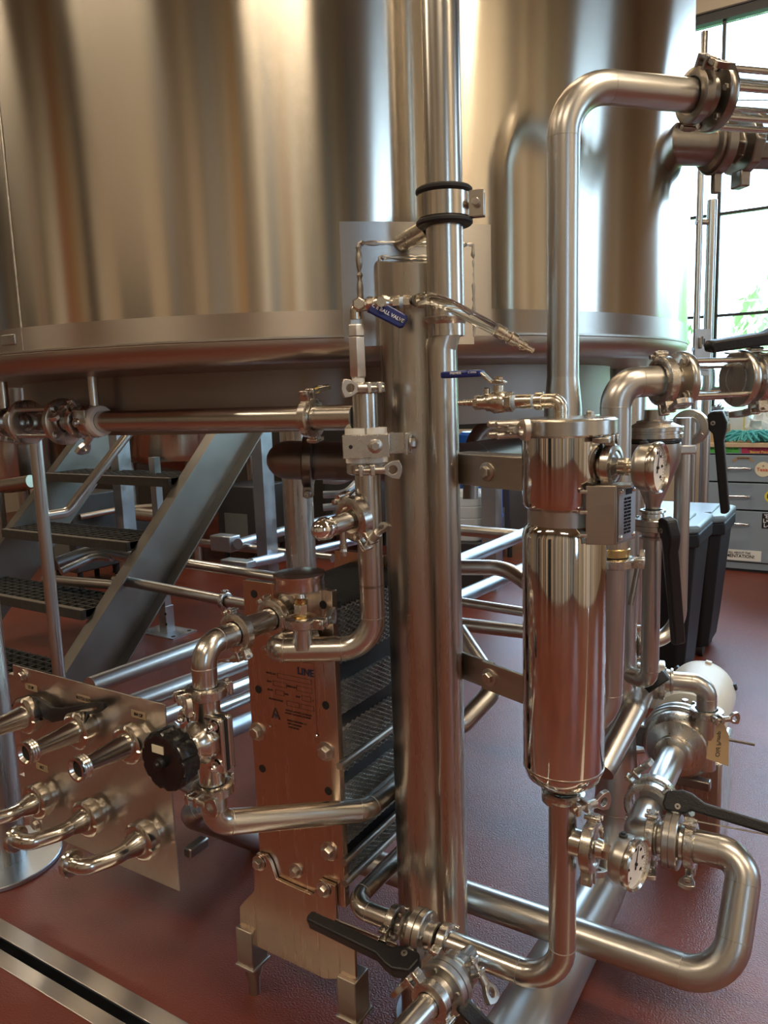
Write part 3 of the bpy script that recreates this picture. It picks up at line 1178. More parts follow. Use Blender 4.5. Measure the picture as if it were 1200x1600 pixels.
dp = part(MB().box(ctr + nf * .0025, d2, nf, Z_, .025, .0008, bh * .90), 'data_plate', 'galvanised', sg)
for sx in (-1, 1):
    for sz in (-1, 1):
        part(MB().lathe(ctr + nf * .003 + d2 * sx * .019 + Z_ * sz * bh * .78, nf, [(0, .0042), (.0015, .0038), (.0028, .002), (.003, 0)], 12), 'rivet', 'chrome', dp)
for k in range(11):
    text('IIIIIIII IIIIIII' if k % 2 else 'IIIII IIIIIIIII', ctr + nf * .0036 + Z_ * (bh * (.50 - .115 * k)), d2, Z_, .0052, 'black_print', dp, 'small_print')
part(MB().box(ctr + nf * .0036 + d2 * .004 + Z_ * bh * .74, d2, nf, Z_, .009, .0003, bh * .10), 'plate_logo', 'black_print', dp)
for s in (-.7, 0.1, .8):
    part(MB().cyl(cbx - lx * wl + Z_ * bh * s, -lx, .003, -.002, .008, 10), 'spacer_screw', 'cast', sg)

# blue-handled ball valve and elbow on the lid
eb = AY(876, 640, HY)
lift = eb.z
vpos = AY(775, 625, HY)
vd = (vpos - eb)
vd.z = 0
vd.normalize()
zz = vpos.z
bv = thing('ball_valve', 'small ball valve with level blue handle on the filter housing lid', 'valve', Vector((eb.x, eb.y, zl1)), 'blue-handled ball valves')
e0 = Vector((eb.x, eb.y, 0))
part(MB().tube([e0 + Z_ * (zl1 - .002), e0 + Z_ * zz, e0 + vd * .045 + Z_ * zz], .0125, .02, 18), 'elbow', 'nickel', bv)
part(MB().ring(e0 + Z_ * zz + vd * .036, vd, .009, .0155, -.006, .008, 18, .001), 'elbow_collar', 'nickel', bv)
part(MB().cyl(e0 + Z_ * zz, vd, .0115, .042, .052, 18), 'sealing_tape', 'ptfe', bv)
part(MB().cyl(e0 + Z_ * zz, vd, .0125, .050, .078, 18), 'nipple', 'nickel', bv)
part(MB().cyl(e0 + Z_ * zz, vd, .0115, .077, .086, 18), 'sealing_tape', 'ptfe', bv)
b0 = e0 + Z_ * zz + vd * .085
part(MB().lathe(b0, vd, [(0, .018), (.013, .018)], 6), 'hex_end', 'nickel', bv, .001)
part(MB().lathe(b0, vd, [(.012, .016), (.016, .019), (.034, .021), (.042, .0165), (.050, .0165), (.052, .013), (.066, .0125)], 28), 'body', 'nickel', bv)
part(MB().lathe(b0, vd, [(.064, .0135), (.074, .0135)], 6), 'hex_bush', 'nickel', bv, .0008)
part(MB().lathe(b0, vd, [(.072, .006), (.080, .0062), (.081, .0052), (.088, .006), (.089, .005), (.096, .0058), (.097, .0048), (.106, .0048)], 14), 'hose_barb', 'nickel', bv)
st = b0 + vd * .028
part(MB().cyl(st, Z_, .0095, .014, .030, 18, .001), 'stem', 'nickel', bv)
part(MB().cyl(st + vd * .022, Z_, .007, .010, .026, 14, .002), 'stop_lug', 'nickel', bv)
hside = Z_.cross(vd)
hp = st + Z_ * .034
mb = MB().prism(hp, vd, Z_, hside, [(-.014, -.002), (.012, -.002), (.030, .014), (.034, .0175), (.030, .020), (.010, .002), (-.014, .002)], -.009, .009)
hn = part(mb, 'handle_arm', 'nickel', bv, .001)
part(MB().hexbolt(hp + Z_ * .002, Z_, .0085, .009), 'handle_nut', 'nickel', hn)
mb = MB().prism(hp + Z_ * .0175, vd, hside, Z_, [(.030, -.0115), (.100, -.0115), (.110, -.008), (.114, 0), (.110, .008), (.100, .0115), (.030, .0115)], -.006, .006)
gp = part(mb, 'grip', 'blue_vinyl', bv, .003)
dirx = -vd if (-vd).dot(RT) > 0 else vd
sfront = hside if hside.dot(CAM - hp) > 0 else -hside
text('PREMIER', hp + Z_ * .0175 + vd * .078 + Z_ * .0062, dirx, sfront * -1, .0085, 'white_print', gp)
text('C OPEN', hp + Z_ * .0175 + vd * .045 + Z_ * .0062, dirx, sfront * -1, .006, 'white_print', gp)
text('PREMIER', hp + Z_ * .0175 + vd * .078 + sfront * .0117 + Z_ * .002, dirx, Z_, .006, 'white_print', gp, bold=True)
text('C OPEN', hp + Z_ * .0175 + vd * .045 + sfront * .0117 + Z_ * .002, dirx, Z_, .0045, 'white_print', gp)
bv.scale = (.88, .88, .88)

# riser under the housing, run on the floor to the exchanger
RZ, RY = .322, 1.105
cr_ = AZ(893, 1545, RZ)
PR = .0205
rx = Vector((hx.x + .004, RY, 0))
tee = AY(742, 1491, RY)
tee = Vector((tee.x, RY, RZ))
pipe('polished riser elbow from the floor run up to the filter housing outlet', [Vector((tee.x - .06, RY, RZ)), Vector((rx.x, RY, RZ)), Vector((rx.x, rx.y, zbb - .012))], PR + .0015, .075, 'pipe', 32)
clamp('tri-clamp under the round bottom of the polished filter housing', Vector((hx.x, hx.y, hz(880, 1243))), Z_, PR, (RT * .5 - FW), wdir=Z_, side=1)
# lower gauge on a stub of the riser
gz = hz(885, 1303)
gp0 = Vector((rx.x, rx.y, gz))
part_stub = solo(MB().cyl(gp0, U, .021, .015, .045, 24), 'gauge_stub', 'pipe', 'short side branch on the riser below the filter housing', 'pipe')
clamp('round tri-clamp between riser and lower pressure gauge', gp0 + U * .046, U, .026, -Z_ - V * .3, k=1.05)
solo(MB().lathe(gp0, U, [(.044, .030), (.052, .030), (.056, .016), (.066, .014), (.066, 0)], 24), 'ferrule_adapter', 'pipe', 'ferrule adapter carrying the lower gauge', 'fitting')
gauge('lower pressure gauge with white dial beside the riser below the filter housing', gp0 + U * .088 - V * .006, U - V * .22, .039, .008, needle=75)
# upper gauge on the housing flank
uz = hz(960, 728)
up0 = Vector((hx.x, hx.y, uz))
gd = (U * .97 - V * .10).normalized()
clamp('small tri-clamp on the flank of the filter housing behind the upper gauge', up0 + gd * (HR + .010), gd, .022, Z_, k=.8)
solo(MB().lathe(up0 + gd * (HR - .008), gd, [(0, .022), (.025, .022), (.03, .012), (.04, .0115)], 24), 'gauge_stub', 'pipe', 'short branch on the filter housing carrying the upper gauge', 'pipe')
gauge('upper pressure gauge with white dial beside the top of the filter housing', up0 + gd * (HR + .048), gd, .035, .012, needle=75)

# left part of the floor run: elbow from under the exchanger, valve, tee with front branch
kx = AZ(533, 1398, RZ)
kc = Vector((-.797, RY, RZ))
back = Vector((-.792, 1.50, RZ + .005))
sx0 = AY(607, 1440, RY).x
pipe('elbowed drain pipe from under the plate exchanger to the first floor valve', [back, kc, Vector((sx0, RY, RZ))], PR - .002, .06, 'pipe', 28)
c1 = Vector((AY(617, 1444, RY).x, RY, RZ))
v1 = Vector((AY(658, 1460, RY).x, RY, RZ))
c2 = Vector((AY(696, 1475, RY).x, RY, RZ))
clamp('tri-clamp on the exchanger side of the floor butterfly valve', c1, U, PR - .002, -V, k=.95, wdir=Z_)
butterfly('butterfly valve on the floor run with lever pointing left across the exchanger foot', v1, U, PR, -V - Z_ * .35, -U, .215)
clamp('tri-clamp between the floor butterfly valve and the tee', c2, U, PR - .002, -V, k=.95, wdir=Z_)
br0 = Vector((tee.x, RY, RZ))
bdir = Vector((-.10, -1, .02)).normalized()
solo(MB().cyl(br0, bdir, PR, .005, .050, 28), 'tee_branch', 'pipe', 'stub of the tee pointing toward the viewer', 'pipe')
clamp('tri-clamp with raised wing nut on the tee branch', br0 + bdir * .055, bdir, PR, (RT + Z_ * .6), k=1.05, side=-1)
butterfly('butterfly valve on the front branch with short black lever at right', br0 + bdir * .095, bdir, PR + .002, (RT * .9 - Z_ * .35), Vector((.2, .3, -.5)), .075, trig=False)
clamp('tri-clamp with raised wing nut on the front end of the front valve', br0 + bdir * .137, bdir, PR, (-RT * .8 + Z_ * .5), k=1.05, side=1)
pipe('pipe stub leaving the front valve toward the viewer', [br0 + bdir * .14, br0 + bdir * .42], PR, mat='pipe', n=28)

# big floor tube with riser, and the loop pipe above it
BT = [Vector((-.505, .95, .073)), Vector((-.487, 1.86, .073)), Vector((-.487, 1.86, .35)), Vector((-.487, 1.86, .62)), Vector((-.487, 1.86, .98))]
mbp = [Vector((-.505, .95, .073)), Vector((-.487, 1.86, .073)), Vector((-.487, 1.86, .42)), Vector((-.487, 1.86, 1.06))]
pipe('thick satin tube lying on the floor and turning up behind the filter housing', mbp, [.072, .056, .045, .040], .16, 'pipe_satin', 36)
LZ = .186
la = AZ(1136, 1541, LZ)
LYY = la.y
lb = A(1166, 1340, 1.50)
d_ = -U
pA, pB = Vector((-1.2, LYY, LZ)), Vector((la.x, LYY, LZ))
le = A(1084, 1321, 1.55)
pipe('wide loop pipe sweeping out to the right and back to the pump valve', [pA, pB, lb, le], .0325, .085, 'pipe_satin', 36, seam=True)
ld = (le - lb).normalized()
clamp('tri-clamp at the loop pipe end of the pump valve', le + ld * .006, ld, .0325, -Z_ + V * .1, k=1.05, wdir=U)
bvp = le + ld * .040
butterfly('pump butterfly valve with long black lever pointing right', bvp, ld, .030, Z_ + V * .55, U + V * .12, .25, rise=-.02)
ce = le + ld * .080
clamp('tri-clamp between the pump valve and the suction tee', ce, ld, .0325, -Z_ + V * .1, k=1.05, wdir=U)
# suction tee, clamp pair and straight pipe up to the pump
tp0 = ce + ld * .030
sdv = Vector((-.02, 1, 0)).normalized()
solo(MB().tube([ce, tp0, tp0 + sdv * .10], .031, .03, 28), 'suction_elbow', 'pipe_satin', 'elbow joining the pump valve to the suction pipe', 'pipe')
clamp('large tri-clamp on the suction pipe below the pump', tp0 + sdv * .115, sdv, .040, Z_ + U, k=1.1)
clamp('second large tri-clamp on the suction pipe, next to the pump valve lever', tp0 + sdv * .150, sdv, .042, Z_ - U, k=1.1)
pin = tp0 + sdv * .40
pipe('straight suction pipe running back to the pump', [tp0 + sdv * .155, pin], .0315, mat='pipe_satin', n=32)
# pump
pm = thing('pump', 'stainless centrifugal pump with cream electric motor on the floor at right', 'pump', Vector((pin.x, pin.y + .3, 0)))
part(MB().lathe(pin, sdv, [(-.02, .034), (-.012, .046), (.004, .047), (.012, .035), (.02, .045), (.028, .074), (.045, .086), (.065, .088), (.072, .088), (.074, .093), (.082, .093), (.084, .086), (.098, .086), (.10, .093), (.108, .093), (.11, .08), (.15, .066), (.19, .064)], 48), 'volute', 'leg_steel', pm)
part(MB().ring(pin, sdv, .086, .0955, .0735, .0825, 48, .001), 'casing_clamp', 'pipe_satin', pm)
part(MB().ring(pin, sdv, .086, .0955, .099, .1085, 48, .001), 'casing_clamp', 'pipe_satin', pm)
part(MB().box(pin + sdv * .075 - U * .100, U, sdv, Z_, .02, .014, .03), 'clamp_lug', 'dark_cast', pm, .004)
part(MB().box(pin + sdv * .075 - Z_ * .103 + U * .03, U, sdv, Z_, .05, .014, .013), 'clamp_lug', 'dark_cast', pm, .004)
part(MB().cyl(pin + sdv * .15 + Z_ * .03, Z_, .008, .03, .058, 12), 'shaft_guard_bolt', 'cast', pm)
mo = pin + sdv * .19
part(MB().lathe(mo, sdv, [(0, .05), (.004, .088), (.03, .096), (.25, .096), (.28, .092), (.30, .075), (.315, .03), (.315, 0)], 48), 'motor', 'motor_paint', pm)
part(MB().box(mo + sdv * .15 - U * .09 + Z_ * .03, U, sdv, Z_, .03, .07, .04), 'terminal_box', 'motor_paint', pm, .008)
for k in range(6):
    a = math.radians(60 * k + 20)
    d = U * math.cos(a) + Z_ * math.sin(a)
    part(MB().box(mo + sdv * .26 + d * .096, d, sdv, sdv.cross(d), .006, .009, .009), 'motor_lug', 'motor_paint' if k % 2 else 'black_plastic', pm, .002)
part(MB().box(mo + sdv * .10 + (Z_ * .75 - U * .66) * .097, (U * .75 + Z_ * .66), sdv, (Z_ * .75 - U * .66), .017, .012, .001), 'motor_data_plate', 'paper', pm)
part(MB().box(mo + sdv * .15 - Z_ * (mo.z / 2 + .05), U, sdv, Z_, .09, .13, mo.z / 2 - .051), 'pedestal', 'leg_steel', pm, .01)
part(MB().cyl(mo + U * .10 - Z_ * .02, U, .004, 0, .07, 8), 'drain_rod', 'dark_cast', pm)
# discharge elbow and clamp on the pump
dp0 = pin + sdv * .06 + U * .066
dtop = A(1082, 1052, PX(dp0)[2])
dz = dp0 + Z_ * .175
dz2 = A(1010, 1050, PX(dp0)[2] + .02)
part(MB().cyl(dp0, Z_, .026, -.05, .095, 28), 'discharge_neck', 'leg_steel', pm)
clamp('tri-clamp on the pump discharge neck', dp0 + Z_ * .10, Z_, .027, -FW + RT * .2, k=1.0)
dl_ = Vector((dz2.x - dz.x, dz2.y - dz.y, 0)).normalized()
pipe('curved discharge pipe arching left over the pump', [dp0 + Z_ * .10, dz, dz + dl_ * .105], .0245, .07, 'pipe_satin', 28)
dv = dz + dl_ * .115
butterfly('small butterfly valve with grey lever above the pump', dv, dl_, .026, -FW + Z_ * .2, Vector((-.6, -.25, -.5)), .10, trig=True)
clamp('tri-clamp with wing nut on the near side of the valve above the pump', dv + dl_ * .045, dl_, .026, -Z_ - FW, k=1.1)
pe = A(992, 1108, PX(dv)[2] - .10)
pipe('slanting pipe from the valve above the pump down behind the housing tube', [dv + dl_ * .03 - Z_ * .0, pe, A(940, 1205, PX(dv)[2] - .20)], .029, .03, 'pipe_satin', 26)
# kraft tag wired to the pump
tg = thing('paper_tag', 'creased kraft tag wired to the pump, handwritten', 'tag', A(1120, 1150, PX(dp0)[2] - .03))
dtag = PX(dp0)[2] - .03
poly = [(1108, 1128), (1122, 1131), (1130, 1127), (1135, 1140), (1139, 1150), (1138, 1197), (1128, 1194), (1103, 1185), (1106, 1160)]
O = A(1120, 1160, dtag)
mb = MB().prism(O, RT, DN, FW, [((x - 1120) / F * dtag, (y - 1160) / F * dtag) for x, y in poly], -.0008, .0008)
tgp = part(mb, 'tag_card', 'kraft', tg)
text('Old Pump', O + RT * .004 + DN * .004 - FW * .0012, -DN + RT * .12, RT, .016, 'black_print', tg, 'handwriting')
part(MB().tube([A(1090, 1120, dtag), A(1105, 1129, dtag), A(1121, 1131, dtag - .003)], .001, .01, 6), 'wire', 'cast', tg)
# ------------------------------------------------------------------ header pipe on hangers and the tee column T1
T1 = AZ(584, 1012, .845)
t1 = Vector((T1.x, T1.y, 0))
HZ_, TRD = 1.262, .0228
hy = t1.y


def hpx(px):                 # point on the header axis below pixel column px
    p = AY(px, 656, hy)
    return Vector((p.x, hy, HZ_))


pipe('long horizontal header pipe hung under the kettle at left', [hpx(160), Vector((t1.x - .02, hy, HZ_))], TRD, mat='pipe', n=36)
# seam of the pipe
clamp('tri-clamp with gold-taped wing nut on the header pipe', hpx(487), U, TRD, Z_ - V * .2, k=1.0, side=-1, wdir=U, tape=True)
# sight glass in the header
sgl = thing('sight_glass', 'inline sight glass with round end discs at the left end of the header', 'sight glass', hpx(80), 'sight glasses')
xa, xb = hpx(42).x, hpx(100).x
ya = Vector((0, hy, HZ_))
for x in (xa, xb):
    part(MB().lathe(ya + X_ * x, U, [(-.009, .026), (-.009, .050), (-.007, .053), (.007, .053), (.009, .050), (.009, .026)], 44, closed=True), 'end_disc', 'leg_steel', sgl)
part(MB().ring(ya + X_ * xa, U, .0225, .0275, .009, xb - xa - .009, 36), 'glass_tube', 'glass', sgl)
for k in range(4):
    a = math.radians(45 + 90 * k)
    d = V * math.cos(a) + Z_ * math.sin(a)
    part(MB().cyl(ya + X_ * xa + d * .043, U, .0052, .008, xb - xa - .008, 14), 'tie_rod', 'pipe', sgl)
    bolt_part(ya + X_ * (xb + .009) + d * .043, U, sgl, .0065, .008)
part(MB().cyl(ya, U, TRD, xb + .009, hpx(150).x, 28), 'outlet_neck', 'pipe', sgl)
clamp('tri-clamp between the sight glass and the hanger clamp', Vector((hpx(124).x, hy, HZ_)), U, TRD, Z_ * .9 - V * .6, k=1.0)
clamp('tri-clamp left of the sight glass with wing nut hanging below', Vector((xa - .035, hy, HZ_)), U, TRD, -Z_ - V * .2, k=1.0, side=-1, wdir=U)
pipe('header pipe continuing out of the left edge', [Vector((xa - .03, hy, HZ_)), Vector((xa - .7, hy, HZ_))], TRD, mat='pipe', n=28)
wn_ = thing('wing_nut_handle', 'loose wing nut hanging under the right disc of the sight glass', 'wing nut', hpx(140) - Z_ * .08)
mb = MB()
wing_plate(mb, hpx(148) - Z_ * .028 - V * .01, (-Z_ - U * .8 - V * .2).normalized(), V, (-Z_ - U * .8 - V * .2).normalized().cross(V), 1.1)
part(mb, 'wing', 'cast', wn_, .001)
# two hanger clamps with rods up to the kettle
for px, lab in ((150, 'right rod hanger with white liner holding the header pipe'), (10, 'left rod hanger holding the header pipe near the left edge')):
    p = hpx(px)
    hg = thing('pipe_hanger', lab, 'hanger', p + Z_ * .03, 'rod hangers of the header pipe')
    if px == 150:
        part(MB().ring(p, U, TRD, .034, .004, .020, 32, .001), 'liner', 'white_plastic', hg)
        part(MB().ring(p, U, .030, .037, -.022, .004, 36, .001), 'band', 'clamp', hg)
        part(MB().box(p - V * .034 + Z_ * .012 - U * .01, U, V, Z_, .020, .003, .014), 'tab', 'clamp', hg, .001)
        bolt_part(p - V * .037 - Z_ * .002 - U * .02, -V, hg, .006, .007)
    else:
        part(MB().ring(p, U, TRD, .036, -.012, .012, 32, .001), 'band', 'clamp', hg)
    part(MB().cyl(p, Z_, .0105, .034, SEAM - .046 - HZ_, 18), 'rod', 'pipe', hg)

# tee column
pipe('vertical tee column joining header, sampling port and exchanger', [Vector((t1.x, t1.y, .96)), Vector((t1.x, t1.y, HZ_ + .042))], TRD, mat='pipe', n=36)
clamp('tri-clamp on top of the tee column', t1 + Z_ * (HZ_ + .050), Z_, TRD, -FW * .8 + RT * .3, k=1.0, side=-1, wdir=Z_)
zc = A(580, 695, PX(t1 + Z_ * 1.2)[2]).z
ps = thing('pipe_support', 'two-bolt pipe support with white plastic blocks on the tee column', 'clamp', t1 + Z_ * (zc - .03))
vf = Vector((-FW.x, -FW.y, 0)).normalized()
vr = Z_.cross(vf)
for sgn in (-1, 1):
    part(MB().lathe(t1 + vr * sgn * .012 + Z_ * zc, Z_, [(-.030, .010), (-.030, .025), (.030, .025), (.030, .010)], 24, closed=True,
                    rmod=lambda a, r: r), 'plastic_block', 'white_plastic', ps)
part(MB().box(t1 + vf * .033 + Z_ * zc, vr, vf, Z_, .040, .006, .020), 'strap', 'clamp', ps, .001)
part(MB().box(t1 - vf * .033 + Z_ * zc + vr * .02, vr, vf, Z_, .062, .003, .019), 'back_strap', 'clamp', ps, .001)
bolt_part(t1 + vf * .039 + Z_ * zc + vr * .016, vf, ps, .008, .009)
for sgn in (-1, 1):
    part(MB().cyl(t1 + Z_ * zc + vr * .006 * sgn + vr * (-.020 if sgn < 0 else .0), vf, .0035, .030, .0396, 12), 'bolt_hole', 'black_rubber', ps)
bolt_part(t1 + vr * .075 + Z_ * zc, vr, ps, .009, .012)
part(MB().box(t1 + vr * .070 + Z_ * zc - vf * .012, vr, vf, Z_, .003, .022, .019), 'leg_tab', 'clamp', ps, .001)
part(MB().box(t1 - vr * .036 + Z_ * zc, vr, vf, Z_, .002, .034, .017), 'side_strap', 'clamp', ps, .001)
clamp('tri-clamp with big wing nut at right, under the plastic pipe support', t1 + Z_ * A(580, 731, PX(t1 + Z_ * 1.18)[2]).z, Z_, TRD, vf, k=1.05, side=1, wdir=Z_)

# hex adapter, elbow, blue ball valve and clear hose above the tee column
tz = HZ_ + .058
dp_ = PX(t1 + Z_ * 1.3)[2]
had = thing('hex_adapter', 'tall hexagonal adapter standing on the tee column', 'fitting', t1 + Z_ * tz)
z0_, z1_, z2_ = A(563, 590, dp_).z, A(563, 527, dp_).z, A(563, 508, dp_).z
tt1 = t1 + vr * -.010
part(MB().lathe(tt1, Z_, [(tz, .011), (z0_, .011)], 20), 'neck', 'white_plastic', had)
part(MB().lathe(tt1, Z_, [(z0_ - .001, .0125), (z0_ + .003, .0152), (z1_ - .001, .0152)], 6, x=vf), 'long_hex', 'hex_steel', had, .0006)
part(MB().lathe(tt1, Z_, [(z1_ + .001, .0146), (z2_ - .002, .0146), (z2_, .0130)], 6, x=vf), 'short_hex', 'hex_steel', had, .0006)
part(MB().cyl(tt1, Z_, .0095, z2_, z2_ + .010, 18), 'sealing_tape', 'ptfe', had)
bv2 = thing('ball_valve', 'small ball valve with tilted blue handle above the hex adapter', 'valve', tt1 + Z_ * z2_, 'blue-handled ball valves')
e1 = tt1 + Z_ * A(557, 480, dp_).z
hdv = (vr * .96 + vf * .12 + Z_ * .02).normalized()
part(MB().tube([tt1 + Z_ * (z2_ + .008), e1, e1 + hdv * .03], .0105, .014, 18), 'elbow', 'nickel', bv2)
part(MB().lathe(e1, hdv, [(.020, .0135), (.030, .0135)], 8), 'elbow_collar', 'nickel', bv2)
part(MB().lathe(e1, hdv, [(.030, .011), (.036, .0145), (.052, .0145), (.058, .011), (.066, .011)], 24), 'body', 'nickel', bv2)
part(MB().lathe(e1, hdv, [(.064, .0125), (.076, .0125)], 6), 'hex_end', 'nickel', bv2, .0008)
part(MB().cyl(e1, hdv, .0095, .075, .083, 16), 'sealing_tape', 'ptfe', bv2)
part(MB().lathe(e1, hdv, [(.082, .012), (.094, .012)], 6), 'hex_bush', 'nickel', bv2, .0008)
part(MB().cyl(e1 + hdv * .044, vf, .008, .008, .030, 16), 'stem', 'nickel', bv2)
part(MB().lathe(e1 + hdv * .006, vf, [(.006, .0115), (.024, .0115), (.026, .009)], 6), 'side_port', 'nickel', bv2)
h0, h1 = A(583, 478, dp_ - .035), A(634, 505, dp_ - .040)
hv = (h1 - h0).normalized()
hup = perp(hv, -DN)
hnn = hv.cross(hup)
Lh = (h1 - h0).length
mb = MB().prism(h0, hv, hup, hnn, [(-.004, -.012), (0, -.0135), (Lh * .92, -.0125), (Lh, -.008), (Lh, .008), (Lh * .92, .0125), (0, .0135), (-.004, .012)], -.004, .004)
gr = part(mb, 'grip', 'blue_vinyl', bv2, .0025)
fnm = hnn if hnn.dot(CAM - h0) > 0 else -hnn
text('C E BALL VALVE', h0 + hv * (Lh * .46) + fnm * .0044, hv, hup if hv.cross(hup).dot(fnm) > 0 else hup, .0085, 'white_print', gr, bold=True)
part(MB().cyl(h0 + hv * (Lh * .87), fnm, .0042, .0035, .0048, 16), 'hang_hole', 'black_print', gr)
# clear hose
hs = e1 + hdv * .094
hose = thing('clear_hose', 'short clear plastic hose drooping to the right from the tilted ball valve', 'hose', hs)
d0 = PX(hs)[2]
pts = [hs + hdv * .004, A(668, 466, d0 - .055), A(700, 476, d0 - .085), A(740, 497, d0 - .085), A(778, 517, d0 - .075), A(787, 522, d0 - .072)]


def smooth(pts, n=8):
    out = []
    P = [pts[0]] + pts + [pts[-1]]
    for i in range(1, len(P) - 2):
        for k in range(n):
            t = k / n
            a, b_, c, d = P[i - 1], P[i], P[i + 1], P[i + 2]
            out.append(.5 * ((2 * b_) + (c - a) * t + (2 * a - 5 * b_ + 4 * c - d) * t * t + (3 * b_ - a - 3 * c + d) * t ** 3))
    out.append(pts[-1])
    return out


sp = smooth(pts)
part(MB().sweep(sp, .0098, 22, False), 'tube', 'glass', hose)
part(MB().sweep(sp[:-1], .0062, 16, True), 'bore', 'glass', hose)
hdirn = (sp[-1] - sp[-3]).normalized()
part(MB().lathe(sp[-1], hdirn, [(-.016, .0108), (.0, .0108), (.002, .0085), (.010, .0085), (.011, .011), (.022, .011), (.024, .0075), (.036, .007), (.037, .009), (.042, .009), (.044, .005), (.058, .0045)], 16), 'end_fitting', 'nickel', hose)
part(MB().ring(hs + hdv * .018, hdv, .0095, .0112, -.006, .006, 20), 'ferrule', 'nickel', hose)
part(MB().lathe(hs, hdv, [(-.004, .009), (.02, .0075)], 16), 'hose_barb', 'nickel', hose)

# sampling port on the tee column: horizontal ferrule with clamp, capped by a polished knob
zs = A(548, 803, PX(t1 + Z_ * 1.08)[2]).z
sdir = (A(492, 822, 1.30) - A(556, 800, 1.36)).normalized()
s0_ = t1 + Z_ * zs
smp = thing('sample_port', 'short side branch with mirror-polished cap and drip nozzle on the tee column', 'valve', s0_)
part(MB().lathe(s0_, sdir, [(0, .020), (.028, .020), (.030, .029), (.040, .029), (.040, .018), (.046, .0165), (.086, .0165), (.088, .014), (.092, .014)], 28), 'branch', 'pipe', smp)
part(MB().lathe(s0_, sdir, [(.092, .014), (.095, .0195), (.103, .0205), (.116, .017), (.124, .009), (.127, 0)], 28), 'polished_cap', 'chrome', smp)
part(MB().lathe(s0_ + sdir * .062, -Z_, [(.010, .006), (.038, .006), (.039, .0075), (.044, .0075), (.045, .006), (.050, .0072), (.051, .0055), (.058, .0055)], 14), 'drip_nozzle', 'pipe', smp)
clamp('large tri-clamp with big wing nut round the sampling port', s0_ + sdir * .035, sdir, .0235, (vr * .75 + Z_ * -.6), k=1.2, side=1, wdir=vr * .3 + vf * .8)

# U-bend with dial thermometer in front of the exchanger
ul = AZ(392, 1017, .845)
ur = AZ(560, 1017, .845)
ub = Vector((ul.x + .025, 1.117, .855))
pipe('U-bend tube looping in front of the exchanger plate', [Vector((t1.x, t1.y, .965)), Vector((t1.x, t1.y, .845)), ul, Vector((ul.x + .075, 1.112, .85))], TRD, .062, 'pipe', 36)
tm = AZ(474, 1017, .845)
solo(MB().lathe(tm, Z_, [(.005, .0185), (.020, .0175), (.045, .0175), (.047, .027), (.053, .027)], 28), 'thermometer_tee', 'pipe', 'vertical branch on the U-bend under the dial thermometer', 'pipe')
clamp('tri-clamp under the dial thermometer', tm + Z_ * .055, Z_, .0175, RT - FW * .35, k=1.0, side=1, wdir=Z_)
th = thing('dial_thermometer', 'dial thermometer facing straight up over the exchanger', 'gauge', tm + Z_ * .062)
part(MB().lathe(tm, Z_, [(.058, .022), (.064, .018), (.066, .012), (.07, .012)], 24), 'cap', 'brass', th)
part(MB().lathe(tm, Z_, [(.070, .0135), (.088, .0135)], 6), 'hex_nut', 'nickel', th, .0008)
part(MB().lathe(tm, Z_, [(.088, .010), (.092, .0125), (.097, .0125), (.100, .010)], 20), 'brass_collar', 'brass', th)
part(MB().lathe(tm, Z_, [(.099, .010), (.108, .008), (.114, .03), (.116, .043), (.119, .0455), (.138, .0455), (.141, .047), (.145, .047), (.146, .043)], 48), 'case', 'pipe_shiny', th)
tdl = part(MB().cyl(tm, Z_, .043, .143, .1446, 44), 'dial', 'dial_white', th)
part(MB().box(tm + Z_ * .145, U, V, Z_, .03, .001, .0003), 'needle', 'black_print', th)
mb = MB()
for k in range(24):
    a = 2 * math.pi * k / 24
    d = U * math.cos(a) + V * math.sin(a)
    mb.box(tm + Z_ * .1448 + d * .036, d, Z_.cross(d), Z_, .003, .0004, .0002)
part(mb, 'scale_mark', 'black_print', tdl)

# ------------------------------------------------------------------ plate heat exchanger
HXY = 1.117
hl, hr = -1.036, -.818
ht, hb = .944, .30
hxr = thing('plate_heat_exchanger', 'upright plate heat exchanger with front plate tinted by floor reflection and mesh-like plate pack', 'heat exchanger', (-.93, 1.25, 0))
PK = .30                      # length of the plate pack
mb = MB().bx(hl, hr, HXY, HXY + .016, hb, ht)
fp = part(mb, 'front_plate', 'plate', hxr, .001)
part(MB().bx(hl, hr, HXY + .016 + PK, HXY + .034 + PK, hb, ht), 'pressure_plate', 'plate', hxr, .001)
core = MB().bx(hl + .030, hr - .012, HXY + .016, HXY + .016 + PK, hb + .045, ht - .035)
part(core, 'gasket_core', 'pack_black', hxr)
# edges of the corrugated plates: waved ribbons, alternately in and out of phase, that meet like a honeycomb
NPL = 36
bands = [(.345, .395), (.425, .545), (.575, .665), (.695, .755), (.795, .905)]
mb = MB()
for k in range(NPL):
    y = HXY + .020 + (PK - .008) * k / (NPL - 1)
    ph = math.pi * (k % 2)
    for z0, z1 in bands:
        n = int((z1 - z0) / .0015)
        i0 = len(mb.v)
        for j in range(n + 1):
            z = z0 + (z1 - z0) * j / n
            # chamfered wave
            w = max(-1, min(1, 1.6 * math.sin(z * 2 * math.pi / .0098 + ph)))
            yy = y + w * .0040
            mb.v += [Vector((hr - .016, yy - .0010, z)), Vector((hr - .003, yy - .0010, z)), Vector((hr - .003, yy + .0010, z)), Vector((hr - .016, yy + .0010, z))]
        for j in range(n):
            p, q = i0 + 4 * j, i0 + 4 * j + 4
            mb.f += [(p, q, q + 1, p + 1), (p + 1, q + 1, q + 2, p + 2), (p + 2, q + 2, q + 3, p + 3)]
part(mb, 'plate_edges', 'pack_edge', hxr, kind='stuff')
mb = MB()
